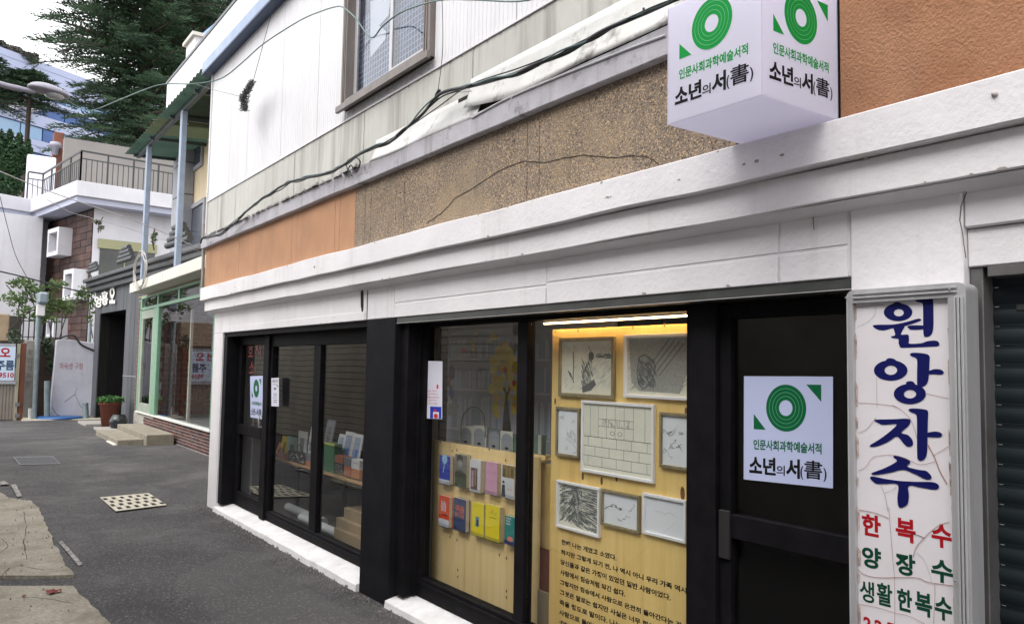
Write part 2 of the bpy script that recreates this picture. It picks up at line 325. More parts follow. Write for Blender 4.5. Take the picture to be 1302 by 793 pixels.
class Face:      # a flat surface with corners top-left, top-right, bottom-right, bottom-left; u right 0..1, v down 0..1
    def __init__(s, tl, tr, br, bl, off=.001):
        s.c = [Vector(p) for p in (tl, tr, br, bl)]; nrm = (s.c[1]-s.c[0]).cross(s.c[3]-s.c[0]).normalized()
        if nrm.dot(CAMP-s.c[0]) < 0: nrm = -nrm
        s.n = nrm; s.off = off
    def p(s, u, v, lift=1):
        a = s.c[0].lerp(s.c[1], u); b = s.c[3].lerp(s.c[2], u); return a.lerp(b, v)+s.n*s.off*lift
    def sub(s, u0, v0, u1, v1): return Face(s.p(u0, v0, 0), s.p(u1, v0, 0), s.p(u1, v1, 0), s.p(u0, v1, 0), s.off)
    def text(s, mb, body, u0, v0, u1, v1, bold=0.0, lift=1):
        vs, fs = glyphs(body, bold); mb.add([s.p(u0+(u1-u0)*x, v1+(v0-v1)*y, lift) for x, y in vs], fs)
    def poly(s, mb, pts, lift=1): mb.add([s.p(u, v, lift) for u, v in pts], [tuple(range(len(pts)))])
    def rect(s, mb, u0, v0, u1, v1, lift=1): s.poly(mb, [(u0, v1), (u1, v1), (u1, v0), (u0, v0)], lift)
    def ring(s, mb, cu, cv, ro, ri, asp, lift=1, n=48):
        vs = []
        for r in (ro, ri):
            vs += [s.p(cu+r*math.cos(2*PI*k/n), cv+r*asp*math.sin(2*PI*k/n), lift) for k in range(n)]
        mb.add(vs, [(k, (k+1) % n, n+(k+1) % n, n+k) for k in range(n)])
    def disc(s, mb, cu, cv, r, asp=1, lift=1, n=20): s.poly(mb, [(cu+r*math.cos(2*PI*k/n), cv+r*asp*math.sin(2*PI*k/n)) for k in range(n)], lift)
    def line(s, mb, pts, w, lift=1, asp=1):
        for (a, b) in zip(pts[:-1], pts[1:]):
            du, dv = b[0]-a[0], (b[1]-a[1])/asp; l = math.hypot(du, dv) or 1; nx, ny = -dv/l*w/2, du/l*w/2*asp
            s.poly(mb, [(a[0]+nx, a[1]+ny), (b[0]+nx, b[1]+ny), (b[0]-nx, b[1]-ny), (a[0]-nx, a[1]-ny)], lift)
def faceX(x0, y0, x1, y1, X, off=.001):              # axis-aligned face on a plane of constant X from a pixel rect
    a, b, c, d = rX(x0, y0, x1, y1, X); return Face((X, b, d), (X, a, d), (X, a, c), (X, b, c), off)
def faceq(tl, tr, br, bl, X, off=.001): return Face(onX(*tl, X), onX(*tr, X), onX(*br, X), onX(*bl, X), off)

def logo(fc, parent, green, asp, v0=0.0, vs=1.0, thin=True):
    """emblem, two triangles, two lines of lettering in the u,v layout of the poster"""
    V = lambda v: v0+v*vs
    g = MB(); fc.ring(g, .497, V(.297), .226, .076, asp, 1)
    fc.poly(g, [(.723, V(.075)), (.881, V(.23)), (.881, V(.075))]); fc.poly(g, [(.123, V(.363)), (.123, V(.51)), (.267, V(.51))])
    g.build('emblem', green, parent)
    if thin:
        l = MB()
        for r in (.112, .150, .188): fc.ring(l, .497, V(.297), r+.0018, r-.0018, asp, 2)
        l.build('emblem_ring', logo_line, parent)
    t = MB(); fc.text(t, '인문사회과학예술서적', .12, V(.605), .885, V(.705), .028); t.build('green_lettering', green, parent)
    k = MB()
    for s_, u0, a, u1, b, bo in (('소', .07, .775, .225, .93, .038), ('년', .236, .77, .385, .935, .034), ('의', .392, .835, .488, .93, .016), ('서', .50, .765, .655, .945, .038),
                                 ('(', .660, .825, .692, .948, .025), ('書', .702, .765, .892, .935, .014), (')', .903, .825, .937, .948, .025)):
        fc.text(k, s_, u0, V(a), u1, V(b), bo)
    k.build('black_lettering', ink, parent)

# =================================================================== SETTING
g = MB(); S = 900
g.quad((-S, -S, -.06), (S, -S, -.06), (S, S, -.06), (-S, S, -.06)); struct(g.build('ground', old_conc))
g = MB(); nx, ny = 40, 120
def gz(x, y): return noise.noise(Vector((x*.6, y*.45, 0)))*.018
vs = []; fs = []
for j in range(ny+1):
    for i in range(nx+1):
        x = -1.2+6.6*i/nx; y = -4+44*j/ny; vs.append((x, y, gz(x, y)))
for j in range(ny):
    for i in range(nx): a = j*(nx+1)+i; fs.append((a, a+1, a+nx+2, a+nx+1))
g.add(vs, fs, True); struct(g.build('road', asphalt))
# worn concrete apron along the left edge, two slabs split by an asphalt patch
def apron(pts, h=.035):
    P = [onZ(x, y, h) for x, y in pts]
    out = []
    for i, p in enumerate(P):
        q = P[(i+1) % len(P)]; n_ = max(1, int((q-p).length/.12)) if 0 < i < len(P)-2 else 1
        for k in range(n_):
            r_ = p.lerp(q, k/n_)
            if k: r_ += Vector((random.uniform(-.016, .016), random.uniform(-.016, .016), 0))
            out.append(r_)
    g = MB(); g.prism([(p.x, p.y, -.02) for p in out], (0, 0, h+.02))
    return g
o = apron([(-260, 640), (0, 625), (12, 632), (40, 636), (52, 650), (66, 684), (82, 715), (94, 730), (60, 731), (-330, 731)]).build('concrete_apron', apron_m); struct(o)
o = apron([(-340, 745), (60, 744), (93, 744), (112, 762), (125, 775), (142, 793), (165, 830), (-700, 830)]).build('concrete_apron', apron_m); struct(o)
g = MB()
for poly in ([(74, 688), (79, 687), (105, 716), (100, 719)], [(14, 616), (20, 615), (28, 630), (22, 631)], [(0, 612), (6, 611), (12, 615), (0, 616)]):
    g.quad(*[onZ(x, y, .016) + Vector((0, 0, 0)) for x, y in poly])
struct(g.build('road_marking', worn_line))

for k, pts in enumerate(([(0, 733), (12, 722), (24, 718), (40, 721), (56, 724), (74, 722), (84, 719)], [(0, 702), (6, 698), (10, 694), (7, 688), (0, 684)], [(20, 760), (40, 758), (70, 762), (100, 768)], [(30, 650), (34, 668), (30, 690), (36, 716)])):
    P = [onZ(x, y, .0362) for x, y in pts]; g = MB(); Q = []
    for a, b in zip(P[:-1], P[1:]): Q += [a.lerp(b, t_/5)+Vector((random.uniform(-.006, .006), random.uniform(-.01, .01), 0)) for t_ in range(5)]
    for a, b in zip(Q[:-1], Q[1:]):
        n_ = Vector((-(b-a).y, (b-a).x, 0)).normalized()*random.uniform(.002, .006); g.quad(a-n_, b-n_, b+n_, a+n_)
    struct(g.build('apron_crack', mat('apron_crack_dark', (.05, .045, .035), rough=1)))
# cracks and pebbles on the apron and along the sill: loose grit
g = MB(); random.seed(3)
for i in range(760):
    if i < 300 or i > 460: x, y = 2.96-abs(random.gauss(0, .10)), random.uniform(5.0, 11.6)
    else: x, y = random.uniform(.5, 1.5), random.uniform(6, 15)
    s_ = random.uniform(.003, .011); z = .015+(.03 if x < 1.05 else 0)
    g.add([(x-s_, y-s_, z-.01), (x+s_, y-s_*.6, z-.01), (x+s_*.5, y+s_, z-.01), (x-s_*.7, y+s_*.8, z-.01), (x, y, z+s_)], [(0, 1, 4), (1, 2, 4), (2, 3, 4), (3, 0, 4)])
o = g.build('grit', mat('grit_stone', (.24, .22, .20), (.11, .10, .10), scale=30, rough=.95)); o['kind'] = 'stuff'
for (x, y, lb) in ((68, 752, 'dry reddish brown leaf lying on the near concrete slab'), (25, 759, 'small red leaf scrap at the far left of the near concrete slab'), (198, 598, 'tiny red leaf on the asphalt between the cream grate and the concrete steps')):
    p = onZ(x, y, .045 if x < 100 else .02); g = MB(); s_ = .045 if x == 68 else .02
    for k in range(3 if x == 68 else 1):
        a = k*2.1; q = p+Vector((math.cos(a)*.03, math.sin(a)*.03, 0))
        ring = [q+Vector((math.cos(t+a)*s_*(1 if i % 2 else .55), math.sin(t+a)*s_*.7, .006+.012*math.sin(3*t))) for i, t in enumerate([2*PI*j/8 for j in range(8)])]
        g.add(ring+[q+Vector((0, 0, .015))], [(j, (j+1) % 8, 8) for j in range(8)])
    tag(g.build('fallen_leaf', mat('dry_leaf', (.18, .035, .03), rough=.8)), lb, 'leaf')

for nm_, P_, h_, mm in (('road_patch', [(300, 700), (370, 735), (440, 775), (470, 800), (330, 800), (250, 770), (225, 735)], .0, mat('patched_asphalt', (.048, .046, .046), (.082, .078, .077), scale=.55, rough=.9, bump=1, bscale=90, bdist=.01, speck=((.2, .19, .19), 80, .86, .6))),):
    P = [onZ(x, y, 0) for x, y in P_]; cx_ = sum(P, Vector())/len(P); B2 = bez(P+[P[0]], 6)[:-1]; g = MB(); vs = [(cx_.x, cx_.y, gz(cx_.x, cx_.y)+.006)]; N_ = len(B2)
    for t_ in (.33, .66, 1.0):
        for p in B2: q = cx_.lerp(p, t_+(random.uniform(-.03, .03) if t_ == 1 else 0)); vs.append((q.x, q.y, gz(q.x, q.y)+(.006 if t_ < 1 else .001)))
    fs = [(0, 1+k, 1+(k+1) % N_) for k in range(N_)]+[(1+j*N_+k, 1+(j+1)*N_+k, 1+(j+1)*N_+(k+1) % N_, 1+j*N_+(k+1) % N_) for j in range(2) for k in range(N_)]
    g.add(vs, fs, True); struct(g.build(nm_, mm))
# ---- cream concrete drain grate
gc = [onZ(x, y, .012) for x, y in ((127, 632.5), (189, 627), (212, 642), (147, 650))]
t = thing('drain_grate', 'pale concrete drain grate with rows of slots in the asphalt', 'drain grate', tuple(sum(gc, Vector())/4))
pit = MB(); pit.quad(*[p+Vector((0, 0, .002)) for p in gc]); pit.build('pit', gap_dark, t)
g = MB(); NU, NV = 6, 4
def gp(u, v, z=0): a = gc[0].lerp(gc[1], u); b = gc[3].lerp(gc[2], u); return a.lerp(b, v)+Vector((0, 0, z))
def gslab(u0, v0, u1, v1): g.hexa([gp(u0, v1, .003), gp(u1, v1, .003), gp(u1, v0, .003), gp(u0, v0, .003), gp(u0, v1, .008), gp(u1, v1, .008), gp(u1, v0, .008), gp(u0, v0, .008)])
for j in range(NV+1):
    v0 = j/NV*.9-.0; gslab(0, max(0, j*.232), 1, min(1, j*.232+.072+.0))
for j in range(NV):
    for i in range(NU+1):
        c = i/NU; h = .043+random.uniform(-.006, .006); off = .04 if j % 2 else -.02
        gslab(max(0, min(.999, c-h+off)), j*.232+.072, max(.001, min(1, c+h+off)), (j+1)*.232)
g.build('grate_slab', grate_m, t)
# ---- dark steel bar grate further up
gc = [onZ(x, y, .012) for x, y in ((16, 581), (67, 580), (77, 590), (25, 591))]
t = thing('street_grating', 'dark steel bar grating set in the road farther up', 'drain grate', tuple(sum(gc, Vector())/4))
pit = MB(); pit.quad(*[p+Vector((0, 0, .002)) for p in gc]); pit.build('pit', gap_dark, t)
g = MB()
for (u0, v0, u1, v1) in ((0, 0, 1, .07), (0, .93, 1, 1), (0, .07, .03, .93), (.97, .07, 1, .93)): gslab(u0, v0, u1, v1)
g.build('grating_frame', iron, t)
g = MB()
for i in range(24): u = .035+i*.0388; gslab(u, .07, u+.016, .93)
for j in range(3): v = .25+j*.22; gslab(.03, v, .97, v+.02)
g.build('bar_grid', iron, t)

# =================================================================== BOOKSHOP BUILDING
XW, XU = 3.0, 2.93
A = thing('bookshop_building', 'two storey building with white plastered shopfronts, orange stucco band and white siding above', 'building', (4.5, 6, 0))
def part(mb, name, m, bevel=.004, parent=None): return mb.build(name, m, parent or A, bevel)
YL = 11.28; PT = 2.29                        # left end, lintel height
# pier, beam, pilaster (plastered wall pieces butt against each other)
part(MB().box(XW, XW+.45, 10.87, YL, 0, PT), 'wall_pier', white, .006)
part(MB().box(XW, XW+.35, 6.50, YL, PT, 2.62), 'wall_beam', white, .006)
part(MB().box(XW, XW+.35, 5.97, 6.475, PT, 2.62), 'wall_beam', white, .006)
part(MB().box(XW, XW+.35, 1.90, 5.967, PT, 2.62), 'wall_beam', white, .006)
part(MB().box(XW-.012, XW+.35, 1.455, 1.897, 0, 2.60), 'pilaster', white, .006)
part(MB().box(XW-.004, XW+.35, -2.5, 1.452, 2.43, 2.62), 'wall_beam', white, .006)
part(MB().box(XW+.018, XW+.35, -2.5, 1.452, 2.29, 2.427), 'wall_beam', white, .004)
part(MB().box(XW+.006, XW+.33, 6.476, 6.499, 2.30, 2.6), 'expansion_gap', gap_dark, 0)
# crack slit that widens at its middle
g = MB(); p = [onX(x, y, XW-.003) for x, y in ((460, 362), (462, 372), (462, 390), (460.6, 403), (458.6, 388), (458.6, 372))]
g.prism(p, (.002, 0, 0)); part(g, 'crack', gap_dark, 0)
# proud plaster strips below the beam line
for (a, b, zt) in ((6.52, 10.87, 2.365), (3.93, 5.955, 2.395), (2.25, 3.915, 2.41), (1.915, 2.238, 2.41)):
    part(MB().box(XW-.006, XW-.001, a, b, PT+.002, zt), 'plaster_strip', white, .002)
for (a, b) in ((3.93, 5.955), (2.25, 3.915), (1.915, 2.238)):
    part(MB().box(XW-.004, XW-.001, a, b, 2.425 if b < 3.95 else 2.41, 2.56), 'plaster_panel', white, .003)
# vertical hairline crack down the pilaster edge
def ribbon(pts, wd, X, name, m, parent, lift=.0):
    g = MB(); P = [onX(x, y, X) for x, y in pts]; Q = []
    for a, b in zip(P[:-1], P[1:]):
        n_ = max(1, int((b-a).length/.03))
        for k in range(n_): Q.append(a.lerp(b, k/n_)+Vector((0, random.uniform(-.3, .3)*wd*2, random.uniform(-.3, .3)*wd*2 if k else 0)))
    Q.append(P[-1])
    for i, (a, b) in enumerate(zip(Q[:-1], Q[1:])):
        d = (b-a).normalized(); r = Vector((0, d.z, -d.y))*wd*random.uniform(.35, .6)
        g.hexa([a-r, a+r, b+r, b-r, a-r+Vector((.002, 0, 0)), a+r+Vector((.002, 0, 0)), b+r+Vector((.002, 0, 0)), b-r+Vector((.002, 0, 0))])
    return g.build(name, m, parent)
ribbon([(1222, 223), (1226, 232), (1228, 246), (1222, 262), (1220, 280), (1223, 295), (1226, 312), (1228, 328)], .0028, XW-.0145, 'crack', mat('plaster_crack', (.13, .11, .10), rough=.9), A)
ribbon([(1226, 224), (1240, 221), (1252, 219)], .002, XW-.0145, 'crack', MATS['plaster_crack'], A)
ribbon([(1033.5, 262), (1034, 280), (1035, 292)], .003, XW-.012, 'crack', MATS['plaster_crack'], A)
# cornice: three runs with slightly uneven edges, butted
def cornice(y0, y1, X0, X1, z0, z1, name, n=24, amp=.004):
    vs = []; 
    for i in range(n+1):
        y = y0+(y1-y0)*i/n; a = [noise.noise(Vector((y*1.7, k*7.3, z0)))*amp for k in range(4)]
        vs += [(X0, y, z0+a[0]), (X1, y, z0), (X1, y, z1), (X0, y, z1+a[1])]
    fs = []
    for i in range(n):
        b = i*4
        for k in range(4): fs.append((b+k, b+4+k, b+4+(k+1) % 4, b+(k+1) % 4))
    fs += [(0, 1, 2, 3), (n*4+3, n*4+2, n*4+1, n*4)]
    g = MB(); g.add(vs, fs); bm = None
    return part(g, name, white, .005)
cornice(-2.5, 11.50, 2.85, 3.30, 2.735, 2.905, 'cornice', 60, .009)
cornice(-2.5, 11.44, 2.90, 3.30, 2.590, 2.733, 'cornice', 60, .006)
g = MB(); g.hexa([(2.915, -2.5, 2.588), (XW+.02, -2.5, 2.545), (XW+.02, 11.40, 2.545), (2.915, 11.40, 2.588), (2.915, -2.5, 2.5885), (XW+.02, -2.5, 2.589), (XW+.02, 11.4, 2.589), (2.915, 11.4, 2.5885)])
part(g, 'cove', white, 0)
for (x, y) in ((1100, 200), (1265, 120), (400, 339), (950, 215)):       # old bolt stubs and paint lumps
    p = onX(x, y, 2.85 if y < 130 or x == 400 else 2.90); g = MB(); g.lathe([(0, .012), (.008, .010), (.012, 0)], (0, 0, 0), 7)
    g.v = [Vector((p.x-q.z, p.y+q.x, p.z+q.y)) for q in g.v]; part(g, 'paint_lump', mat('old_filler', (.45, .42, .41), rough=.9), 0)
rr = random.Random(14)                        # chipped paint showing old render along the edges
for i in range(34):
    y = rr.uniform(1.2, 11); X_, z = rr.choice(((2.8485, 2.742), (2.8485, 2.898), (2.8985, 2.60), (XW-.0015, 2.30), (2.8485, 2.81)))
    if X_ > 2.99 and not (2.3 < y < 5.9 or 6.6 < y < 10.8): continue
    n_ = 7; sz = rr.uniform(.004, .012); g = MB()
    g.prism([(X_-(.006 if X_ > 2.99 else 0), y+math.cos(2*PI*k/n_)*sz*rr.uniform(.7, 2.0), z+math.sin(2*PI*k/n_)*sz*rr.uniform(.35, .8)) for k in range(n_)], (.0012, 0, 0)); part(g, 'paint_chip', mat('chip_grey', (.36, .33, .30), (.24, .22, .2), scale=60, rough=.95), 0)
# first-floor stucco panels (lower band of upper storey), joints are real gaps
part(MB().box(XU+.02, XU+.30, -2.5, 11.62, 2.9, 3.47), 'wall_core', gap_dark, 0)
def pan(xa, xb, m, name, jit=0):
    ya = 11.62 if xa is None else onX(xa, 250, XU).y; yb = -2.5 if xb is None else onX(xb, 250, XU).y
    part(MB().box(XU+jit, XU+.019, yb+.0035, ya-.0035, 2.905, 3.462), name, m, 0)
ox = [None, 284, 307, 373, 379, 427, 433, 452.6]
for a, b in zip(ox[:-1], ox[1:]): pan(a, b, orange, 'stucco_panel')
pxs = [452.6, 465, 472, 503.5, 514, 669.5, 685]
for a, b in zip(pxs[:-1], pxs[1:]): pan(a, b, pebble, 'pebble_dash_panel')
y1066 = onX(1069, 75, XU).y
part(MB().box(XU, XU+.019, y1066+.001, onX(685, 250, XU).y-.0035, 2.905, 3.462), 'pebble_dash_panel', pebble, 0)
part(MB().box(XU-.012, XU+.019, -2.5, y1066-.001, 2.905, 4.3), 'stucco_panel', orange_r, .006)
part(MB().box(XU-.002, XU+.019, y1066+.001, y1066+.12, 3.463, 3.9), 'pebble_dash_panel', pebble, 0)
ribbon([(542, 284), (560, 272), (570, 262), (578, 252), (595, 243), (615, 230), (631.6, 219), (648, 211), (665, 205), (692.6, 206.7), (715, 201), (742.6, 197), (762, 199), (784, 201), (800, 198), (817.5, 198.4), (830, 203), (838, 209.5)], .0035, XU-.003, 'crack', crack_dark, A)
# concrete ledge
cornice(2.30, 11.68, 2.875, 3.2, 3.465, 3.615, 'concrete_ledge', 60, .005).data.materials[0] = concrete_ledge
part(MB().box(2.925, 3.2, 2.30, 4.9, 3.616, 3.80), 'dark_recess', gap_dark, 0)
# siding. lower (dirty) tier and upper (white, finely ribbed) tier; ribs are real
def ribbed(y0, y1, z0, z1, name, m, pitch=.055, dep=.004, X=XU):
    g = MB(); n = max(1, int((y1-y0)/pitch)); prof = []
    for i in range(n):
        a = y0+(y1-y0)*i/n; w_ = (y1-y0)/n
        prof += [(a, 0), (a+w_*.82, 0), (a+w_*.86, dep), (a+w_*.96, dep)]
    prof.append((y1, 0)); vs = []
    for (y, d) in prof: vs += [(X+d, y, z0), (X+d, y, z1)]
    N = len(prof)
    fs = [(2*i, 2*i+2, 2*i+3, 2*i+1) for i in range(N-1)]
    g.add(vs, fs)
    g.box(X+.006, X+.02, y0, y1, z0, z1)
    return part(g, name, m, 0)
ZS = 4.125
lo = [2.30, 4.72, 6.5, 8.22, 10.3, 11.60]
for a, b in zip(lo[:-1], lo[1:]): ribbed(a+.004, b-.004, 3.60 if b > 5 else 3.80, ZS-.004, 'siding_panel', siding_dirty, .16, .003)
part(MB().box(XU+.021, XU+.3, 2.30, 11.58, 3.805, 4.20), 'wall_core', gap_dark, 0)
part(MB().box(XU+.021, XU+.3, 2.30, 5.26, 4.205, 6.1), 'wall_core', gap_dark, 0); part(MB().box(XU+.021, XU+.3, 6.94, 11.58, 4.205, 6.1), 'wall_core', gap_dark, 0)
wy0, wy1 = 5.27, 6.93
ups = [2.30, 3.55, 4.20, wy0, wy1, 7.62, 8.68, 9.9, 10.65, 11.60]
for a, b in zip(ups[:-1], ups[1:]):
    if a == wy0: continue
    ribbed(a+.003, b-.003, ZS+.004, 6.0, 'siding_panel', siding, .05, .004)
ribbed(wy0+.003, wy1-.003, ZS+.004, 4.215, 'siding_panel', siding, .05, .003)
part(MB().box(XU-.012, XU-.001, 2.30, 11.6, ZS-.006, ZS+.004), 'siding_trim', siding, 0)
part(MB().box(XU-.02, XU+.1, 11.60, 11.63, 3.62, 5.93), 'corner_trim', siding, .003)
# upstairs window
wz0, wz1 = 4.225, 6.0
fr = MB()
for (a, b, c, d) in ((wy0, wy0+.10, wz0, wz1), (wy1-.10, wy1, wz0, wz1), (wy0+.101, wy1-.101, wz0, wz0+.075)): fr.box(XU-.05, XU+.10, a, b, c, d)
for (a, b) in ((wy0+.035, wy0+.05), (wy0+.07, wy0+.08), (wy1-.05, wy1-.035), (wy1-.08, wy1-.07)): fr.box(XU-.058, XU-.051, a, b, wz0+.02, wz1)
win = part(fr, 'window', alu_brown, .003)
part(MB().box(XU-.085, XU-.052, wy0-.03, wy1+.03, wz0-.03, wz0+.03), 'window_sill', alu_brown, .004, win)
ym = 6.05
for (a, b, xx) in ((ym, wy1-.101, XU+.03), (wy0+.101, ym, XU+.0)):
    s_ = MB()
    for (c, d, e, f_) in ((a, a+.05, wz0+.076, wz1), (b-.05, b, wz0+.076, wz1), (a+.051, b-.051, wz0+.076, wz0+.13)): s_.box(xx, xx+.026, c, d, e, f_)
    part(s_, 'sash', alu, .002, win)
    part(MB().box(xx+.008, xx+.014, a+.05, b-.05, wz0+.13, wz1), 'window_pane', GLW, 0, win)
cu = MB(); n = 60                            # pleated blue-grey blind behind, with a square grid on its lower half
for i in range(n):
    y = wy0+.1+(wy1-wy0-.2)*i/n; dy = (wy1-wy0-.2)/n
    cu.quad((XU+.085, y, wz0+.05), (XU+.085, y+dy*.35, wz0+.05), (XU+.085, y+dy*.35, wz1), (XU+.085, y, wz1)); 
    cu.quad((XU+.085, y+dy*.35, wz0+.05), (XU+.1, y+dy, wz0+.05), (XU+.1, y+dy, wz1), (XU+.085, y+dy*.35, wz1))
part(cu, 'curtain', mat('blue_grey_blind', (.24, .28, .42), rough=.7), 0, win)
pw = MB(); pw.add([onX(x, y, XU+.070) for x, y in ((471, 74), (471, 2), (497, -6), (494, 20), (482, 33), (491, 40), (490, 50))], [tuple(range(7))]); part(pw, 'painted_sky_reflection', mat('sky_reflection_white', (.9, .9, .92), rough=.3), 0, win)  # flat white shape behind the pane, painting in the sky's reflection
gr = MB()
for i in range(14): z = wz0+.13+i*.052; gr.box(XU+.078, XU+.081, wy0+.1, wy1-.1, z, z+.008)
for i in range(28): y = wy0+.12+i*.05; gr.box(XU+.074, XU+.077, y, y+.008, wz0+.12, wz0+.85)
part(gr, 'blind_grid', mat('grid_pale', (.46, .54, .74), rough=.6), 0, win)
# roof eave fascia with soffit line, rising past the top of the picture
part(MB().box(2.80, 3.4, -2.5, 11.72, 5.95, 6.10), 'eave_fascia', roof_blue, .006)
part(MB().box(2.795, 3.4, -2.5, 11.725, 5.925, 5.948), 'eave_drip', mat('dark_blue_drip', (.03, .06, .13), rough=.5), 0)
# bent flashing sheets over the ledge
def sheet(pts_bot, ztop, name, bulge=.05, n=6):
    g = MB(); P = [onX(x, y, 2.86) for x, y in pts_bot]; P = bez(P, 6); rows = []
    for p in P:
        col_ = []
        for k in range(n+1):
            t_ = k/n; z = ztop+(p.z-ztop)*t_; X = XU-.003+(2.875-XU)*(t_**2.2)-bulge*.3*math.sin(PI*t_)+noise.noise(Vector((p.y*3, z*5, 1)))*.004*t_
            col_.append((X, p.y, z))
        rows.append(col_)
    N = len(rows); vs = [q for r in rows for q in r]
    fs = [(i*(n+1)+k, i*(n+1)+k+1, (i+1)*(n+1)+k+1, (i+1)*(n+1)+k) for i in range(N-1) for k in range(n)]
    g.add(vs, fs, True); o = part(g, name, flash, 0)
    md = o.modifiers.new('s', 'SOLIDIFY'); md.thickness = .002; return o
sheet([(587, 137), (615, 131), (651, 122), (690, 103), (734, 80.5), (790, 55.5), (847, 29), (905, 5)], 3.90, 'flashing_sheet', .008)
sheet([(468, 205), (500, 193), (540, 173.5), (570, 161), (603, 147)], 3.80, 'flashing_sheet', .008)
g = MB(); random.seed(12)                     # crust of moss and grime along the ledge top
for i in range(420):
    y = random.uniform(6.4, 11.5); s_ = random.uniform(.008, .03); x = random.uniform(2.865, 2.93); z = 3.617
    g.add([(x-s_, y-s_*1.6, z-.012), (x+s_, y-s_, z-.01), (x+s_*.7, y+s_*1.5, z-.01), (x-s_, y+s_, z-.014), (x, y, z+s_*random.uniform(.4, 1.3))], [(0, 1, 4), (1, 2, 4), (2, 3, 4), (3, 0, 4)])
o = part(g, 'moss_crust', mat('moss_grime', (.16, .15, .14), (.38, .37, .36), scale=12, rough=.95), 0); o['kind'] = 'stuff'
# drainpipe at the corner
g = MB(); g.tube([onY(259.5, 285, 11.72), onY(258.5, 330, 11.72), onY(257, 372, 11.72)], .022, 10)
part(g, 'drainpipe', pipe_brown, 0)
# black pillar with stepped return
part(MB().box(XW-.004, XW+.5, 5.93, 6.47, -.02, 2.288), 'black_pillar', black_pillar_m, .005)
# sills
def sill(y0, y1, name='sill'):
    g = MB(); n = 24; vs = []
    for i in range(n+1):
        y = y0+(y1-y0)*i/n; a = noise.noise(Vector((y*2.3, 1, 0)))*.012; b = noise.noise(Vector((y*1.9, 5, 0)))*.006
        vs += [(2.965+a, y, -.02), (2.975+a, y, .055+b), (3.19, y, .10+b*.5), (3.19, y, -.02)]
    fs = [(i*4+k, i*4+4+k, i*4+4+(k+1) % 4, i*4+(k+1) % 4) for i in range(n) for k in range(4)] + [(3, 2, 1, 0), (n*4, n*4+1, n*4+2, n*4+3)]
    g.add(vs, fs); part(g, name, white_sill, .006)
sill(6.475, 10.865); sill(1.9, 5.925)
# steel lintel strip and soffit
part(MB().box(XW+.004, XW+.19, 1.90, 5.925, 2.245, 2.288), 'steel_lintel', steel_dark, .002)
part(MB().box(XW+.03, XW+.19, 6.475, 10.865, 2.235, 2.288), 'steel_lintel', black, .002)
part(MB().box(XW+.002, XW+.012, 1.90, 5.925, 2.240, 2.2445), 'lintel_edge', mat('pale_edge', (.35, .34, .33), rough=.7), 0)

# shopfront frames
XG = 3.2
def bars(rects, X0, X1):
    g = MB()
    for (a, b, c, d) in rects: g.box(X0, X1, a, b, c, d)
    return g
ZT = 2.243
def window(y0, y1, z0=.10, zg=.245, zgt=2.155, mull=(), name='shop_window'):
    fr = bars([(y0, y0+.05, z0, ZT), (y1-.05, y1, z0, ZT), (y0+.051, y1-.051, z0, zg), (y0+.051, y1-.051, zgt, ZT)], XG-.03, XG+.05)
    fr.box(XG-.042, XG-.031, y0+.02, y1-.02, zg-.05, zg-.028)
    wn = part(fr, name, black, .004); ys = [y0+.05]
    for (a, b) in mull:
        part(bars([(a, b, zg+.001, zgt-.001)], XG-.028, XG+.045), 'mullion', black, .004, wn); ys += [a, b]
    ys.append(y1-.05)
    for i in range(0, len(ys), 2): part(MB().box(XG, XG+.006, ys[i]+.001, ys[i+1]-.001, zg, zgt), 'window_pane', GL, 0, wn)
    return wn
jamb = part(bars([(10.12+.6, 10.864, .1, 2.234)], XW+.02, XG+.05), 'door_jamb', black, .004)
# shopfront 1 : door then two panes
def door(y0, y1, zr0, zr1, name='shop_door', st=.11, ztop=2.16):
    fr = bars([(y0, y0+st, .11, 2.23), (y1-st, y1, .11, 2.23), (y0+st+.001, y1-st-.001, .11, .28), (y0+st+.001, y1-st-.001, ztop, 2.23)], XG-.03, XG+.03)
    d = part(fr, name, black, .004)
    part(bars([(y0+st+.001, y1-st-.001, zr0, zr1)], XG-.034, XG+.03), 'mid_rail', black, .004, d)
    part(MB().box(XG, XG+.006, y0+st, y1-st, zr1, ztop), 'window_pane', GL, 0, d); part(MB().box(XG, XG+.006, y0+st, y1-st, .28, zr0), 'window_pane', GL, 0, d)
    return d
d1 = door(9.60, 10.70, 1.0, 1.13, ztop=2.13)
g = MB(); g.tube([(XG-.032, 9.66, 1.15), (XG-.075, 9.66, 1.15), (XG-.075, 9.66, 1.28), (XG-.032, 9.66, 1.28)], .01, 8); part(g, 'door_handle', alu, 0, d1)
part(bars([(9.44, 9.598, .1, 2.234)], XG-.06, XG+.05), 'door_jamb', black, .004)
window(6.48, 9.438, zg=.215, zgt=2.10, mull=((7.93, 8.11),))
# shopfront 2 : stepped jamb, wide pane, mullion, pane, post, door
part(MB().box(XW+.05, XG+.02, 5.80, 5.928, .10, 2.243), 'window_jamb', black, .004)
part(MB().box(XG-.06, XG+.05, 5.66+.12, 5.798, .10, 2.243), 'window_jamb', black, .004)
window(2.90, 5.78, zg=.255, zgt=2.212, mull=((4.36, 4.47),))
part(bars([(2.73, 2.898, .1, 2.243)], XG-.06, XG+.05), 'door_jamb', black, .004)
d2 = door(1.905, 2.728, 1.10, 1.215, st=.065)
g = MB(); g.box(XG-.05, XG-.031, 2.655, 2.72, 1.0, 1.23); part(g, 'lock_plate', mat('dull_lock', (.016, .015, .015), rough=.6), .003, d2)
g = MB(); p = onX(969, 373, XG-.07); g.box(p.x-.02, p.x+.02, p.y-.02, p.y+.02, p.z-.015, p.z+.03); part(g, 'door_closer_stub', black, .003)
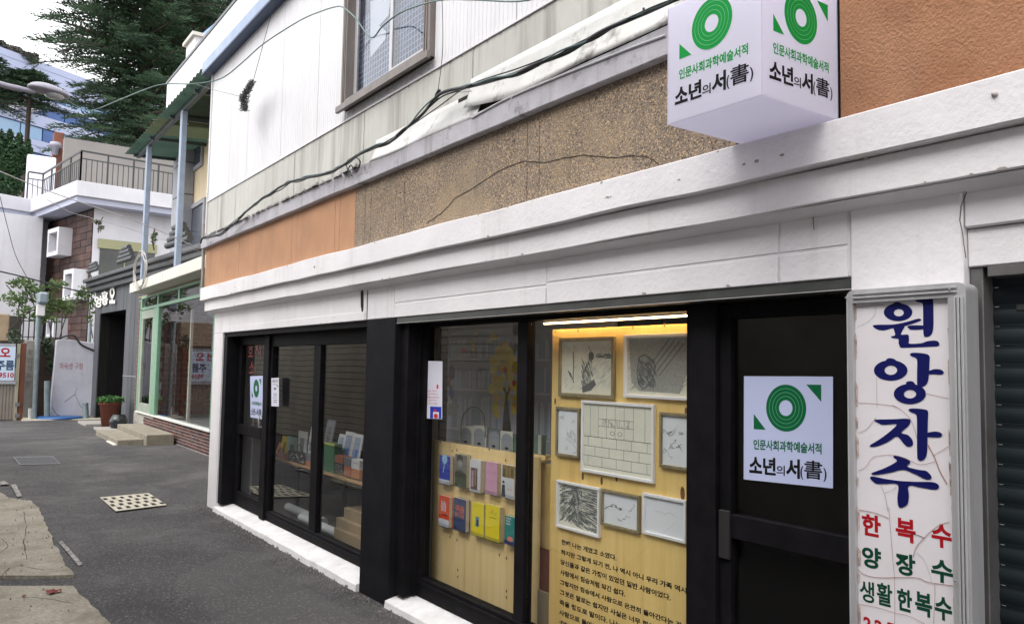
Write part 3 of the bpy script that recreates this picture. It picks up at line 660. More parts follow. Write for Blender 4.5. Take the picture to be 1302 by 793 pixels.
# interior shell
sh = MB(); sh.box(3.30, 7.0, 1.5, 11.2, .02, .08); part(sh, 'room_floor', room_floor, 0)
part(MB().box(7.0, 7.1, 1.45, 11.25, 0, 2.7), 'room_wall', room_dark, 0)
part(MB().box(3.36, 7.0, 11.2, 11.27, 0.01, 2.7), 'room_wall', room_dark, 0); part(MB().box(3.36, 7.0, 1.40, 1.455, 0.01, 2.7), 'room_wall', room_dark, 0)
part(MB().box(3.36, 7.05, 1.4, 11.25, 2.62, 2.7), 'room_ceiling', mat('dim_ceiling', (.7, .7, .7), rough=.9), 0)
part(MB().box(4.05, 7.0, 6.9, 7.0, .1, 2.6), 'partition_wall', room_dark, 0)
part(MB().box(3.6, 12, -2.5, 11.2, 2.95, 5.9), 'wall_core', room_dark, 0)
# grey plaster strip standing inside beside the first display
part(MB().box(3.32, 3.40, 5.90, 6.0, .1, 2.6), 'inner_trim', mat('grey_trim', (.19, .185, .165), rough=.8), 0)
# roller shutter at far right
sh = part(bars([(1.408, 1.452, 0, 2.288)], XW+.03, XW+.12), 'shutter_guide', guide_m, .003)
rs = part(MB().box(XW+.13, XW+.15, -2.5, 1.40, 0, 2.288), 'roller_shutter', gap_dark, 0)
sp = []; z = .05
g = MB(); k = 6
for i in range(k+1):
    a = PI*i/k; sp.append((-.0055*math.sin(a), .006+.052*i/k))
vs = [(-.0, 0), *sp, (0, .068)]
g.add([(x, y, z_) for y in (-1.96, 1.96) for x, z_ in vs], [(i, i+1, len(vs)+i+1, len(vs)+i) for i in range(len(vs)-1)], False)
me = bpy.data.meshes.new('slat'); me.from_pydata([tuple(v) for v in g.v], [], g.f); me.materials.append(shutter_m)
while z < 2.24: place('slat', me, (XW+.105, -.54, z), rs); z += .070
g = MB(); g.box(XW+.02, XW+.14, -2.5, 1.388, 2.25, 2.289); part(g, 'shutter_housing', guide_m, .003)
for (x, y) in ((1296, 341), (1296, 391)):
    p = onX(x, y, XW+.1); g = MB(); g.box(XW+.098, XW+.112, p.y-.06, p.y+.012, p.z-.012, p.z+.012); part(g, 'shutter_clip', rail_m, .004)

# =================================================================== CUBE SIGN
cx0, cx1, cy0, cy1, cz0, cz1 = 2.447, 2.925, 1.905, 2.385, 2.925, 3.43
t = thing('cube_sign', 'white glowing-looking acrylic cube sign with green ring emblem jutting from the wall above the door', 'shop sign', (2.7, 2.14, cz0))
MB().box(cx0, cx1, cy0, cy1, cz0, cz1).build('sign_box', acrylic, t, .006, 2)
f1 = Face((cx0, cy1, cz1), (cx0, cy0, cz1), (cx0, cy0, cz0), (cx0, cy1, cz0), .0015); f2 = Face((cx0, cy0, cz1), (cx1, cy0, cz1), (cx1, cy0, cz0), (cx0, cy0, cz0), .0015)
for fc in (f1, f2): logo(fc.sub(.02, .0, .98, .915), t, logo_green, .478*.96/(.505*.915), .03, .97)
g = MB()
for (a, b) in ((cx0, cy0), (cx0, cy1), (cx1, cy0)): g.box(a-.0012, a+.0012, b-.0012, b+.0012, cz0, cz1)
g.build('corner_seam', mat('seam_grey', (.55, .54, .62), rough=.4), t)
g = MB(); g.box(cx1+.0005, cx1+.006, cy0-.01, cy1+.004, cz0-.006, cz1); g.build('mounting_plate', black, t)

# =================================================================== POSTERS on the glass
XP = XG-.036
def sheet_thing(name, tl, tr, br, bl, X, m, label, cat, group=None):
    fc = faceq(tl, tr, br, bl, X, .0006); c = sum(fc.c, Vector())/4
    t = thing(name, label, cat, tuple(c), group)
    g = MB(); g.prism([fc.c[3], fc.c[2], fc.c[1], fc.c[0]], (.0015, 0, 0)); g.build('sheet', m, t); return t, fc
fcw = rX(946, 478, 1059, 612, XG-.004)
t, fc = sheet_thing('poster', (946, 478), (1059, 478.5), (1059, 620.5), (945.5, 609), XG-.004, poster_m, 'large white poster with green ring emblem on the upper glass of the right-hand door', 'poster')
wid = (fc.c[0]-fc.c[1]).length; hei = (fc.c[0]-fc.c[3]).length
logo(fc, t, logo_green_d, wid/hei)
t, fc = sheet_thing('poster', (318, 478), (334, 477.5), (334, 533), (318.5, 530), XG-.037, poster_m, 'narrow white poster with green ring emblem on the left-hand shop door', 'poster')
logo(fc, t, logo_green_d, (fc.c[0]-fc.c[1]).length/(fc.c[0]-fc.c[3]).length, thin=False)
t, fc = sheet_thing('notice', (345, 480.5), (354.5, 480), (354.5, 516.5), (345, 516), XG-.062, paper, 'small slim white notice stuck beside the left-hand door', 'notice')
g = MB(); fc.text(g, '영업시간', .15, .06, .9, .16, .02); 
for v in (.55, .62, .78, .85): fc.rect(g, .3, v, .75, v+.018)
g.build('lettering', ink, t)
g = MB(); fc.ring(g, .5, .38, .17, .06, .26); fc.poly(g, [(.7, .26), (.88, .34), (.88, .26)]); fc.rect(g, .2, .22, .8, .235); fc.rect(g, .2, .70, .8, .712); g.build('emblem', logo_green_d, t)
# letterings in red on the left door glass
g = MB(); fc = faceX(314, 436, 332, 478, XG-.002, .001)
fc.text(g, '호', .05, .05, .45, .42, .01); fc.text(g, '지', .55, .02, .98, .38, .01); fc.text(g, '소', .2, .55, .55, .92, .01)
g.build('red_lettering', mat('dim_red', (.20, .012, .01), rough=.5), A)
# event leaflet at left of the second window
t, fc = sheet_thing('leaflet', (536, 458.5), (562.5, 459), (562, 532.5), (535.5, 531.5), XG-.004, paper, 'white leaflet with red and blue printing at the left edge of the wide window', 'leaflet')
g = MB()
for i, (a, s_) in enumerate(((.50, 'The Reader There'), (.555, 'el Vorguellos dedicaron'), (.61, 'verd Maravilloso'), (.665, 'la Raturgo Net'), (.72, 'Tempo es su lugar'))):
    fc.text(g, s_, .04, a, .75+.05*(i % 3), a+.035, .0)
g.build('red_lettering', mat('print_red', (.55, .10, .07), rough=.7), t)
g = MB(); fc.rect(g, .44, .79, .97, .995); g.build('blue_block', mat('print_blue', (.01, .035, .42), rough=.6), t)
g = MB(); fc.rect(g, .58, .88, .86, .99, 2); g.build('white_block', paper, t)
g = MB(); fc.disc(g, .72, .95, .10, .4, 3); fc.disc(g, .68, .855, .06, .4, 3); fc.rect(g, .74, .41, .82, .48); g.build('red_dot', mat('print_red2', (.6, .02, .02), rough=.6), t)

# =================================================================== DISPLAY PANEL WITH BOOKS
XB = 3.35
a = onX(552, 559, XB); b = onX(664, 577.5, XB)
t = thing('plywood_display', 'pine plywood display panel holding ten books behind the wide window', 'display panel', (XB, 5.3, .1))
by0, by1 = 4.44, 5.87
g = MB().box(XB, XB+.018, by0, by1, .12, 1.30); g.build('panel', ply, t, .002)
g = MB().box(XB+.019, XB+.30, by0+.01, by1-.01, 1.262, 1.28); g.build('shelf_board', ply, t, .002)
fcb = Face((XB, by1, 1.30), (XB, by0, 1.30), (XB, by0, .12), (XB, by1, .12), .0006)
g = MB()
def pxuv(fc, x, y):
    p = onX(x, y, fc.c[0].x); return ((fc.c[0].y-p.y)/(fc.c[0].y-fc.c[1].y), (fc.c[0].z-p.z)/(fc.c[0].z-fc.c[3].z))
for (x, y) in ((575, 573), (581, 572), (572, 682), (581, 686), (635, 705), (644, 709), (582, 724), (582, 733), (644, 751), (644, 759), (643, 585), (654, 741), (560, 562), (622, 571)):
    u, v = pxuv(fcb, x, y); fcb.disc(g, u, v, .006, 1.6, n=10)
g.build('knot', knot, t)
pages_m = mat('page_edges', (.62, .55, .40), (.5, .43, .30), scale=160, stretch=(60, 1, 1), rough=.9)
def book(tl, br, cover, label, prints, spine_th=.032, dy=0):
    """book standing against the panel; prints: list of (mat, fn(face, mb))"""
    X = XB-.045
    y0, y1, z0, z1 = rX(*tl, *br, X)
    t = thing('book', label, 'book', (X, (y0+y1)/2, z0), 'books displayed on the plywood panel')
    g = MB(); g.box(X, X+.002, y0, y1, z0, z1); g.build('cover', cover, t)
    g = MB(); g.box(X+.0025, X+.0025+spine_th, y0+.003, y1-.003, z0+.003, z1-.003); g.build('page_block', pages_m, t)
    g = MB(); g.box(X+.003+spine_th, X+.005+spine_th, y0, y1, z0, z1); g.build('back_cover', cover, t)
    g = MB(); g.box(X-.004, XB-.001, y0-.004, y1+.004, z0-.005, z0-.002); g.box(X-.006, X-.0035, y0-.004, y1+.004, z0-.005, z0+.025); g.build('acrylic_holder', clear, t)
    fc = Face((X, y1, z1), (X, y0, z1), (X, y0, z0), (X, y1, z0), .0006)
    for name, m, fn in prints:
        g = MB(); fn(fc, g); g.build(name, m, t)
    return t
def C(n, c): return mat(n, c, rough=.5)
R = lambda *a: (lambda f, g: f.rect(g, *a))
T = lambda s, *a: (lambda f, g: f.text(g, s, *a))
def multi(*fns): return lambda f, g: [fn(f, g) for fn in fns]
wband = C('book_white', (.66, .68, .78))
book((558.5, 579), (572, 615), C('book_cobalt', (.01, .04, .42)), 'cobalt blue book with a white lower band, first of the upper row', [
    ('white_band', wband, R(0, .84, 1, 1)), ('light_glow', C('glow', (.35, .6, .85)), lambda f, g: (f.disc(g, .5, .12, .25, .7), f.line(g, [(.5, .25), (.42, .48), (.38, .6)], .07, 1, .6)))])
book((578.5, 577.5), (593, 619), C('book_greengrey', (.05, .075, .045)), 'dark green book with a grey portrait photograph on its cover', [
    ('photo', C('photo_grey', (.17, .17, .16)), R(0, 0, 1, .62)), ('figure', C('photo_dark', (.04, .04, .04)), lambda f, g: (f.disc(g, .42, .15, .28, .5, 2), f.poly(g, [(0, .62), (.15, .5), (.6, .48), (1, .6), (1, .7), (0, .7)], 2))),
    ('face', C('photo_face', (.30, .29, .27)), lambda f, g: f.disc(g, .46, .28, .2, .55, 3)), ('imprint', wband, T('포토', .35, .92, .55, .95, .0))])
book((597, 584), (611, 625), C('book_white2', (.60, .60, .64)), 'white book with a dark framed photograph, middle of the upper row', [
    ('photo', C('photo_maroon', (.10, .045, .05)), R(.12, .26, .72, .93)), ('photo_strip', C('photo_rose', (.42, .32, .36)), R(.2, .35, .38, .85, 2)), ('photo_light', C('photo_tan', (.33, .19, .16)), R(.48, .30, .6, .8, 2))])
book((617, 587), (632, 628.5), C('book_pink', (.62, .33, .47)), 'plain pink book with fine print in the upper row', [
    ('fine_print', C('pink_dark', (.42, .15, .26)), multi(T('시와 산문', .3, .06, .7, .11, 0), T('그 밖의 여름', .15, .3, .85, .34, 0), R(.12, .38, .88, .385), R(.12, .9, .88, .905)))])
book((637, 591), (654, 633), C('book_white3', (.62, .62, .66)), 'white book with autumn trees and a small dark figure, right end of the upper row', [
    ('trees', C('autumn', (.28, .19, .06)), R(.1, 0, 1, .38)), ('dark_trees', C('autumn2', (.12, .10, .04)), multi(R(.15, .1, .35, .38, 2), R(.5, .05, .6, .38, 2), R(.75, .1, .9, .35, 2))),
    ('figure', C('coat', (.04, .045, .055)), lambda f, g: (f.poly(g, [(.05, .98), (.1, .62), (.3, .6), (.36, .98)], 3), f.disc(g, .2, .53, .09, .5, 3))), ('caption', C('capred', (.5, .15, .1)), R(.5, .72, .85, .735, 2))], .03)
book((558, 630), (571, 669), C('book_orange', (.72, .07, .02)), 'orange red book with white lower band, first of the lower row', [
    ('white_band', wband, R(0, .76, 1, 1)), ('figures', wband, lambda f, g: [f.line(g, [(.25+k*.13, .5), (.28+k*.12, .16+.05*(k % 2))], .07, 1, .5) for k in range(4)]), ('title', ink, T('사람들', .25, .58, .8, .65, .02)), ('band_print', C('bandred', (.6, .2, .15)), multi(T('오늘의 책', .1, .82, .9, .86, 0), T('새로운 시선', .1, .89, .8, .93, 0)))], .028)
book((577, 633.5), (592, 674.5), C('book_navy', (.035, .06, .16)), 'navy blue book with orange lettering in the lower row', [
    ('title', C('title_orange', (.70, .16, .06)), multi(T('사회', .1, .2, .45, .40, .03), T('운동', .5, .22, .88, .44, .03), T('읽기', .12, .44, .45, .58, .03), T('시대', .5, .46, .85, .6, .02)))])
book((600, 639), (615, 681), C('book_yellow', (.80, .66, .01)), 'bright yellow book with a small blue picture, left of the two yellow books', [
    ('picture', C('smallblue', (.10, .22, .30)), R(.32, .42, .62, .72)), ('picture_dark', ink, R(.42, .5, .55, .68, 2)), ('title', C('olive', (.35, .3, .05)), T('노란 집', .1, .08, .5, .12, 0))], .022)
book((617, 642), (635, 687), C('book_yellow2', (.82, .66, .01)), 'bright yellow book with small green and black title, right of the two yellow books', [
    ('title', C('titlegreen', (.12, .3, .06)), T('나무와 숲', .25, .18, .8, .26, 0)), ('subtitle', ink, T('이야기 모음', .3, .33, .72, .37, .01)), ('dot', C('dotred', (.6, .05, .02)), lambda f, g: f.disc(g, .5, .15, .04, .6))])
book((641.5, 656), (655, 692), C('book_teal', (.015, .24, .22)), 'teal book with white title and a pink fish, right end of the lower row', [
    ('title', wband, multi(T('TAKE', .12, .05, .6, .12, .02), T('THE', .12, .15, .5, .22, .02), T('HINT', .12, .25, .6, .32, .02))), ('blue_base', C('deepblue', (.02, .04, .25)), lambda f, g: f.poly(g, [(0, .86), (.5, .9), (1, .88), (1, 1), (0, 1)])),
    ('pink_shape', C('salmon', (.75, .22, .18)), lambda f, g: f.disc(g, .55, .8, .26, .35, 2))], .03)
# cards standing on top of the first panel
card_m = mat('grey_card', (.20, .235, .29), rough=.5); card_w = mat('pale_card', (.48, .49, .46), rough=.6)
cards = [((584, 541), (601, 576)), ((601, 541), (618, 578)), ((620, 545), (636, 580)), ((636, 548), (653, 586)), ((652, 552), (666, 588))]
cl = ['grey arch-shaped card with pale border, leftmost above the plywood display', 'grey arch-shaped card with pale border under the wire hoop', 'plain dark grey card in the middle above the plywood display', 'grey arched card with a pale top, fourth above the plywood display', 'teal card with orange top edge beside the window mullion']
for i, ((x0, y0, x1, y1)) in enumerate([(*c[0], *c[1]) for c in cards]):
    X = XB+.14; a, b, c, d = rX(x0, y0, x1, y1, X); c = 1.282
    t = thing('display_card', cl[i], 'card', (X, (a+b)/2, c), 'cards standing above the plywood display')
    g = MB(); g.box(X, X+.006, a, b, c, d); g.build('card', card_w if i in (0, 1, 3) else C('slate_card', (.10, .12, .15)) if i == 2 else C('teal_card', (.08, .17, .15)), t)
    fc = Face((X, b, d), (X, a, d), (X, a, c), (X, b, c), .001)
    g = MB(); arc = [(.5+.42*math.cos(PI*k/10), .42-.30*math.sin(PI*k/10)) for k in range(11)]; fc.poly(g, [(.92, .98)]+arc+[(.08, .98)]); g.build('arch_print', card_m if i != 4 else C('teal_card2', (.06, .14, .12)), t)
    g = MB(); fc.disc(g, .5, .86, .14, .5, 2); g.build('head_print', ink, t)
g = MB(); p = [onX(x, y, XB+.10) for x, y in ((586, 556), (587, 535), (592, 523), (601, 517), (610, 520), (616, 533), (617, 556))]; g.tube(bez(p, 5), .004, 6)
tag(g.build('wire_hoop', cable_m), 'thin black wire hoop rising above the grey cards', 'wire hoop')

# mural screen behind the first panel
XM = 3.80
t = thing('mural_screen', 'dim printed wall screen of bookshelves, a reaching reader and a yellow tree', 'wall screen', (XM, 5.4, .1))
mb_y0 = 4.2; mb_y1 = onX(559, 450, XM).y
MB().box(XM, XM+.03, mb_y0, mb_y1, .12, 2.45).build('screen', mat('screen_grey', (.44, .46, .53), (.38, .40, .47), scale=3, rough=.8), t)
fcm = Face((XM, mb_y1, 2.45), (XM, mb_y0, 2.45), (XM, mb_y0, .12), (XM, mb_y1, .12), .001)
def M_(x, y): return pxuv(fcm, x, y)
g = MB(); g2 = MB(); g3 = MB(); random.seed(5)
for r_, (ya, yb) in enumerate(((432, 455), (466, 491), (500, 540))):
    u0, v0 = M_(562, ya); u1, v1 = M_(700, ya); _, v2 = M_(562, yb)
    u = u0
    while u < min(u1, .98):
        w_ = random.uniform(.006, .016); h_ = random.uniform(.0, .025)
        fcm.rect(random.choice([g, g2, g3]), u, v0+h_, u+w_, v2); u += w_+.0025
    fcm.rect(g3, u0, v2+.003, min(u1, .98), v2+.01)
g.build('printed_books', C('mural_a', (.58, .61, .70)), t); g2.build('printed_books', C('mural_b', (.34, .42, .54)), t); g3.build('printed_shelves', C('mural_c', (.62, .62, .68)), t)
yl = MB(); yl2 = MB(); rd = MB(); random.seed(11)
def dot(mb, x, y, r, lift=2): u, v = M_(x, y); fcm.disc(mb, u, v, r, (by1-by0)/(2.33)*1.3, lift, 12)
lf = [(642, 441), (640, 452), (632, 458), (644, 460), (652, 458), (628, 470), (638, 468), (648, 470), (658, 468), (630, 482), (640, 480), (650, 480), (662, 480), (626, 494), (636, 492), (648, 494), (658, 492), (668, 494), (632, 506), (644, 504), (656, 506), (666, 508), (630, 518), (642, 516), (654, 518), (636, 486), (652, 488), (626, 458), (634, 446), (648, 448)]
for i, (x, y) in enumerate(lf): dot(yl if i % 3 else yl2, x, y, random.uniform(.019, .027), 2+(i % 3)*.5)
for (x, y, r) in ((627, 427, .016), (631, 429, .013), (624, 433, .012), (601, 436, .014), (602, 443, .012), (606, 424, .008), (653, 524, .012), (632, 526, .018), (626, 491, .012), (585, 455, .006), (590, 460, .006)): dot(yl, x, y, r, 3.6)
for (x, y, r) in ((590, 445, .014), (643, 470, .014), (654, 487, .012), (656, 475, .009)): dot(rd, x, y, r, 4.2)
yl.build('printed_leaves', C('leaf_yellow', (.80, .62, .03)), t); yl2.build('printed_leaves', C('leaf_amber', (.82, .52, .02)), t); rd.build('printed_fruit', C('fruit_red', (.70, .08, .03)), t)
g = MB()
for pts in ([(638, 560), (641, 525), (643, 500), (646, 500), (648, 525), (652, 560)], [(644, 503), (640, 493), (642, 492), (646, 500)], [(645, 500), (648, 492), (650, 493), (647, 503)]):
    fcm.poly(g, [M_(*p) for p in pts], 5)
g.build('printed_trunk', C('trunk_dark', (.035, .03, .035)), t)
for nm, cc, pts in (('printed_hair', (.05, .03, .03), [(571, 466), (576, 464), (579, 470), (578, 480), (574, 484), (570, 478)]), ('printed_top', (.30, .08, .04), [(562, 484), (570, 478), (574, 481), (573, 490), (563, 494)]),
                    ('printed_sleeve', (.03, .05, .22), [(572, 489), (575, 490), (578, 503), (574, 508), (571, 500)]), ('printed_arm', (.28, .17, .12), [(574, 506), (577, 505), (582, 516), (579, 519)]), ('printed_skirt', (.04, .10, .10), [(561, 494), (568, 492), (570, 510), (562, 512)])):
    g = MB(); fcm.poly(g, [M_(*p) for p in pts], 4); g.build(nm, C(nm, cc), t)
g = MB(); fcm.poly(g, [M_(*p) for p in [(572, 512), (584, 514), (580, 530), (568, 526)]], 5); g.build('printed_book', C('pbook', (.35, .37, .34)), t)

# =================================================================== PICTURE PANEL
XC = 3.30
py0, py1 = onX(881.5, 600, XC).y, onX(700, 600, XC).y
t = thing('picture_panel', 'tall golden plywood panel with framed drawings and Korean verse behind the glass', 'display panel', (XC, 3.7, .1))
MB().box(XC, XC+.018, py0, py1, .12, 2.155).build('panel', ply2, t, .002)
MB().box(XC+.019, XC+.10, py1-.03, py1-.005, .12, 2.15).build('batten', ply, t, .002)
fcp = Face((XC, py1, 2.155), (XC, py0, 2.155), (XC, py0, .12), (XC, py1, .12), .0007)
g = MB()
for (x, y, r) in ((706, 510, .007), (741, 605, .008), (765, 611, .008), (784, 606, .009), (868, 627, .012), (872, 522, .006), (735, 420, .004), (805, 416, .004), (845, 413, .004), (706, 421, .004)):
    u, v = pxuv(fcp, x, y); fcp.disc(g, u, v, r*1.1, 1.4, n=12)
g.build('knot', knot, t)
lines = ['한때 나는 개였고 소였다.', '하지만 그렇게 되기 전, 나 역시 아니 우리 가족 역시', '당신들과 같은 가정이 있었던 일반 사람이었다.', '사람에서 짐승처럼 되긴 쉽다.', '그렇지만 짐승에서 사람으로 온전히 돌아간다는 것,', '그것은 말로는 쉽지만 사실은 너무 힘이 든다.', '죽을 정도로 말이다. 나는 지금 한 마리의', '사람으로 돌아가려 노력하고', '-한종선']
# (left px, right px, y of line centre at x=713)
ext = [(714, 784, 688), (713.5, 873, 701), (713, 853, 713.5), (712.5, 795, 726.5), (712, 869, 739.5), (712, 853, 752), (711.5, 846, 765), (711, 800, 778), (711, 726, 790)]
g = MB()
for s_, (xa, xb, y) in zip(lines, ext):
    p = onX(713, y, XC); hh = .0172 if s_[0] != '-' else .011
    ya = onX(xa, y, XC).y; yb = onX(xb, y+.28*(xb-xa), XC).y
    u0 = (py1-ya)/(py1-py0); u1 = (py1-yb)/(py1-py0); v = (2.155-p.z)/(2.155-.12); hv = hh/2.035
    fcp.text(g, s_, u0, v-hv, u1, v+hv, .034)
g.build('verse_lettering', ink, t)

def frame(q, mfr, bw, mpap, label, art, depth=.022):
    X = XC-depth; P = [onX(x, y, X) for x, y in q]           # tl,tr,br,bl
    ya = (P[0].y+P[3].y)/2; yb = (P[1].y+P[2].y)/2; zt = [P[0].z, P[1].z]; zb = [P[3].z, P[2].z]
    zt = sum(zt)/2; zb = sum(zb)/2; tilt = 0
    t = thing('framed_drawing', label, 'framed drawing', (X, (ya+yb)/2, zb))
    g = MB()
    g.box(X, XC-.001, yb, ya, zt-bw, zt); g.box(X, XC-.001, yb, ya, zb, zb+bw); g.box(X, XC-.001, ya-bw, ya, zb+bw+.0003, zt-bw-.0003); g.box(X, XC-.001, yb, yb+bw, zb+bw+.0003, zt-bw-.0003)
    g.build('frame', mfr, t, .0015)
    g = MB(); g.box(X+.012, X+.014, yb+bw-.001, ya-bw+.001, zb+bw-.001, zt-bw+.001); g.build('drawing', mpap, t)
    fc = Face((X+.012, ya-bw, zt-bw), (X+.012, yb+bw, zt-bw), (X+.012, yb+bw, zb+bw), (X+.012, ya-bw, zb+bw), .0005)
    asp = (ya-yb-2*bw)/(zt-zb-2*bw)
    a = MB(); b = MB(); c = MB(); art(fc, a, b, asp, c)
    if a.v: a.build('pencil_lines', pencil, t)
    if b.v: b.build('pencil_shading', pencil_l, t)
    if c.v: c.build('pencil_tone', shade_g, t)
    return t
def hatch(fc, mb, u0, v0, u1, v1, n, ang, ln, w, asp, seed=1, lift=1):
    rr = random.Random(seed)
    for i in range(n):
        u = rr.uniform(u0, u1); v = rr.uniform(v0, v1); l = ln*rr.uniform(.5, 1.1); an = ang+rr.uniform(-.12, .12)
        du, dv = math.cos(an)*l/2, math.sin(an)*l/2
        a = (min(.98, max(.02, u-du)), min(.98, max(.02, v-dv))); b = (min(.98, max(.02, u+du)), min(.98, max(.02, v+dv)))
        fc.line(mb, [a, b], w*rr.uniform(.6, 1.3), lift+i*.002, asp)
def art1(f, a, b, asp, c):
    hatch(f, b, .45, .05, .98, .9, 150, -.8, .14, .004, asp, 1); hatch(f, b, .05, .05, .4, .95, 50, -.9, .1, .003, asp, 2)
    hatch(f, a, .72, .25, .98, .33, 50, 0, .1, .006, asp, 5)
    f.line(a, [(.24, .2), (.25, .5), (.24, .75), (.26, .8)], .018, 2, asp); f.poly(a, [(.12, .55), (.2, .62), (.24, .75), (.18, .68)], 2)
    hatch(f, a, .42, .35, .62, .9, 90, 1.2, .12, .008, asp, 3, 2)
    f.poly(a, [(.42, .88), (.55, .8), (.66, .72), (.7, .82), (.6, .93), (.44, .98)], 2.6); f.disc(a, .6, .29, .055, asp, 2.6)
    f.line(a, [(.42, .45), (.46, .6), (.5, .5), (.56, .4)], .02, 3, asp); f.line(a, [(.54, .1), (.6, .22)], .01, 3, asp)
def art2(f, a, b, asp, c):
    f.poly(c, [(.03, .02), (.97, .02), (.97, .6), (.86, .95), (.2, .93), (.08, .78)], .7)
    hatch(f, b, .05, .05, .95, .92, 420, -.75*1, .16, .005, asp, 1, 1.2)
    for k in range(4): f.line(a, [(.42+k*.04, .45+k*.07), (.7+k*.075, .03+k*.03)], .012, 3, asp)
    hatch(f, a, .2, .38, .48, .85, 150, 1.1, .12, .008, asp, 3, 3.2)
    f.line(a, [(.2, .45), (.22, .34), (.3, .3), (.36, .34), (.42, .38), (.48, .5), (.46, .66), (.38, .82), (.28, .9), (.2, .8), (.18, .6), (.2, .45)], .015, 4, asp)
    f.line(a, [(.3, .5), (.36, .44), (.42, .5), (.4, .62), (.34, .7)], .02, 4, asp)
def art3(f, a, b, asp, c):
    L_ = lambda *p: f.line(a, list(p), .0045, 1, asp)
    for u in (.1, .225, .35, .48, .61, .74, .9): L_((u, .03), (u, .5))
    for v in (.22, .33): L_((.225, v), (.74, v))
    for u in (.29, .38, .54, .67): L_((u, .22), (u, .33))
    L_((.225, .33), (.225, .45)); L_((.74, .33), (.74, .5)); L_((0, .5), (1, .5))
    for j, v in enumerate((.50, .645, .79, .94)):
        L_((0, v), (1, v))
        for k in range(-1, 6):
            u = (k+.5*(j % 2))*.215+.07
            if 0 < u < 1 and v < .9: L_((u, v), (u, v+.145))
    for u in (.44, .55): f.ring(a, u, .42, .035, .028, asp*.6, 1.5, 14)
    hatch(f, b, .3, .22, .7, .33, 50, 1.2, .05, .006, asp, 4)
def scrib(seed, items):
    def art(f, a, b, asp, c):
        rr = random.Random(seed)
        for (u, v, n_, s_) in items:
            x, y = u, v; pts = [(x, y)]
            for k in range(n_): x = min(.96, max(.04, x+rr.uniform(-s_, s_))); y = min(.97, max(.03, y+rr.uniform(-s_, s_)*.6)); pts.append((x, y))
            f.line(a if rr.random() < .6 else b, pts, .012, 2, asp)
    return art
def art6(f, a, b, asp, c):
    for k, (u0, v0, u1, v1, an) in enumerate(((.05, .05, .5, .45, -.35), (.05, .4, .45, .85, -.9), (.45, .6, .97, .95, .35), (.6, .05, .97, .6, .1), (.35, .1, .6, .8, 1.3))):
        hatch(f, a, u0, v0, u1, v1, 110, an, .17, .010, asp, k+5, 1+k*.3)
    f.line(b, [(.42, .15), (.5, .5), (.5, .9)], .03, 4, asp)
    for k in range(4): f.line(b, [(.68, .25+k*.09), (.9, .27+k*.09)], .012, 4, asp)
    f.ring(b, .8, .15, .07, .05, asp, 4, 16)
def art7(f, a, b, asp, c): f.line(b, [(.25, .35), (.33, .4), (.4, .36), (.47, .41), (.55, .4), (.62, .33), (.7, .38), (.78, .43)], .006, 1, asp); f.text(b, '기억의 방', .06, .06, .3, .1, 0)
frame([(709.5, 429.5), (780, 427.5), (780, 507), (710, 503.5)], fr_wood, .022, drawing_paper, 'mossy wooden frame with a drawing of a crouching figure, upper left of the panel', art1)
frame([(792, 427), (878, 421), (877.5, 508), (793, 506)], fr_white, .018, drawing_paper, 'white frame with a dark shaded pencil drawing of a fist, upper right of the panel', art2)
frame([(739, 509), (831, 513.5), (830, 613), (737.5, 600)], fr_white, .018, drawing_paper, 'largest white frame with a line drawing of a block wall and doors', art3)
frame([(706.5, 516), (736.5, 519), (735, 583.5), (705.5, 578)], fr_wood, .017, drawing_white, 'narrow mossy wooden frame with small scribbles, left of the block wall drawing', scrib(3, [(.3, .2, 8, .12), (.7, .22, 6, .1), (.4, .42, 10, .2), (.5, .55, 8, .2), (.75, .68, 16, .16), (.4, .8, 8, .12)]))
frame([(838, 524), (880, 526), (879, 599), (837.5, 594)], fr_wood, .017, drawing_white, 'tall mossy wooden frame with brush letters and a red stamp, at the panel edge', scrib(8, [(.45, .3, 12, .14), (.55, .35, 8, .12), (.4, .5, 10, .12), (.7, .7, 8, .14), (.3, .86, 12, .13), (.5, .2, 4, .1)]))
frame([(706.5, 610), (761.5, 619.5), (761, 683), (707, 670)], fr_white, .016, drawing_paper, 'white frame with dense swirling pencil hatching, lower left of the panel', art6)
frame([(764, 622), (812.5, 629), (811.5, 678), (763.5, 667)], fr_wood, .016, drawing_white, 'small mossy wooden frame with a faint sketch between two white frames', scrib(12, [(.35, .4, 12, .12), (.45, .45, 10, .1), (.4, .75, 6, .1), (.75, .5, 8, .1), (.78, .65, 8, .08)]))
frame([(816.5, 626), (872, 636), (871, 690), (816, 678.5)], fr_white, .016, drawing_white, 'white frame with one faint wavy line, lower right of the panel', art7)

# LED batten above the panel
t = thing('led_light', 'thin warm LED batten lit above the picture panel', 'light', (XC-.04, 3.6, 2.15))
a = onX(691, 413.5, XC-.04); b = onX(881, 402.5, XC-.04); zc = (a.z+b.z)/2+.004
g = MB(); g.box(XC-.045, XC-.02, b.y, a.y, zc+.009, zc+.034); g.build('housing', fr_white, t, .002)
g = MB(); g.box(XC-.043, XC-.022, b.y+.012, a.y-.005, zc+.001, zc+.0085); g.build('tube', led, t, .002)
g = MB(); g.box(XC-.046, XC-.02, b.y-.006, b.y+.011, zc-.008, zc+.0085); g.build('end_cap', C('cap_orange', (.5, .22, .06)), t)
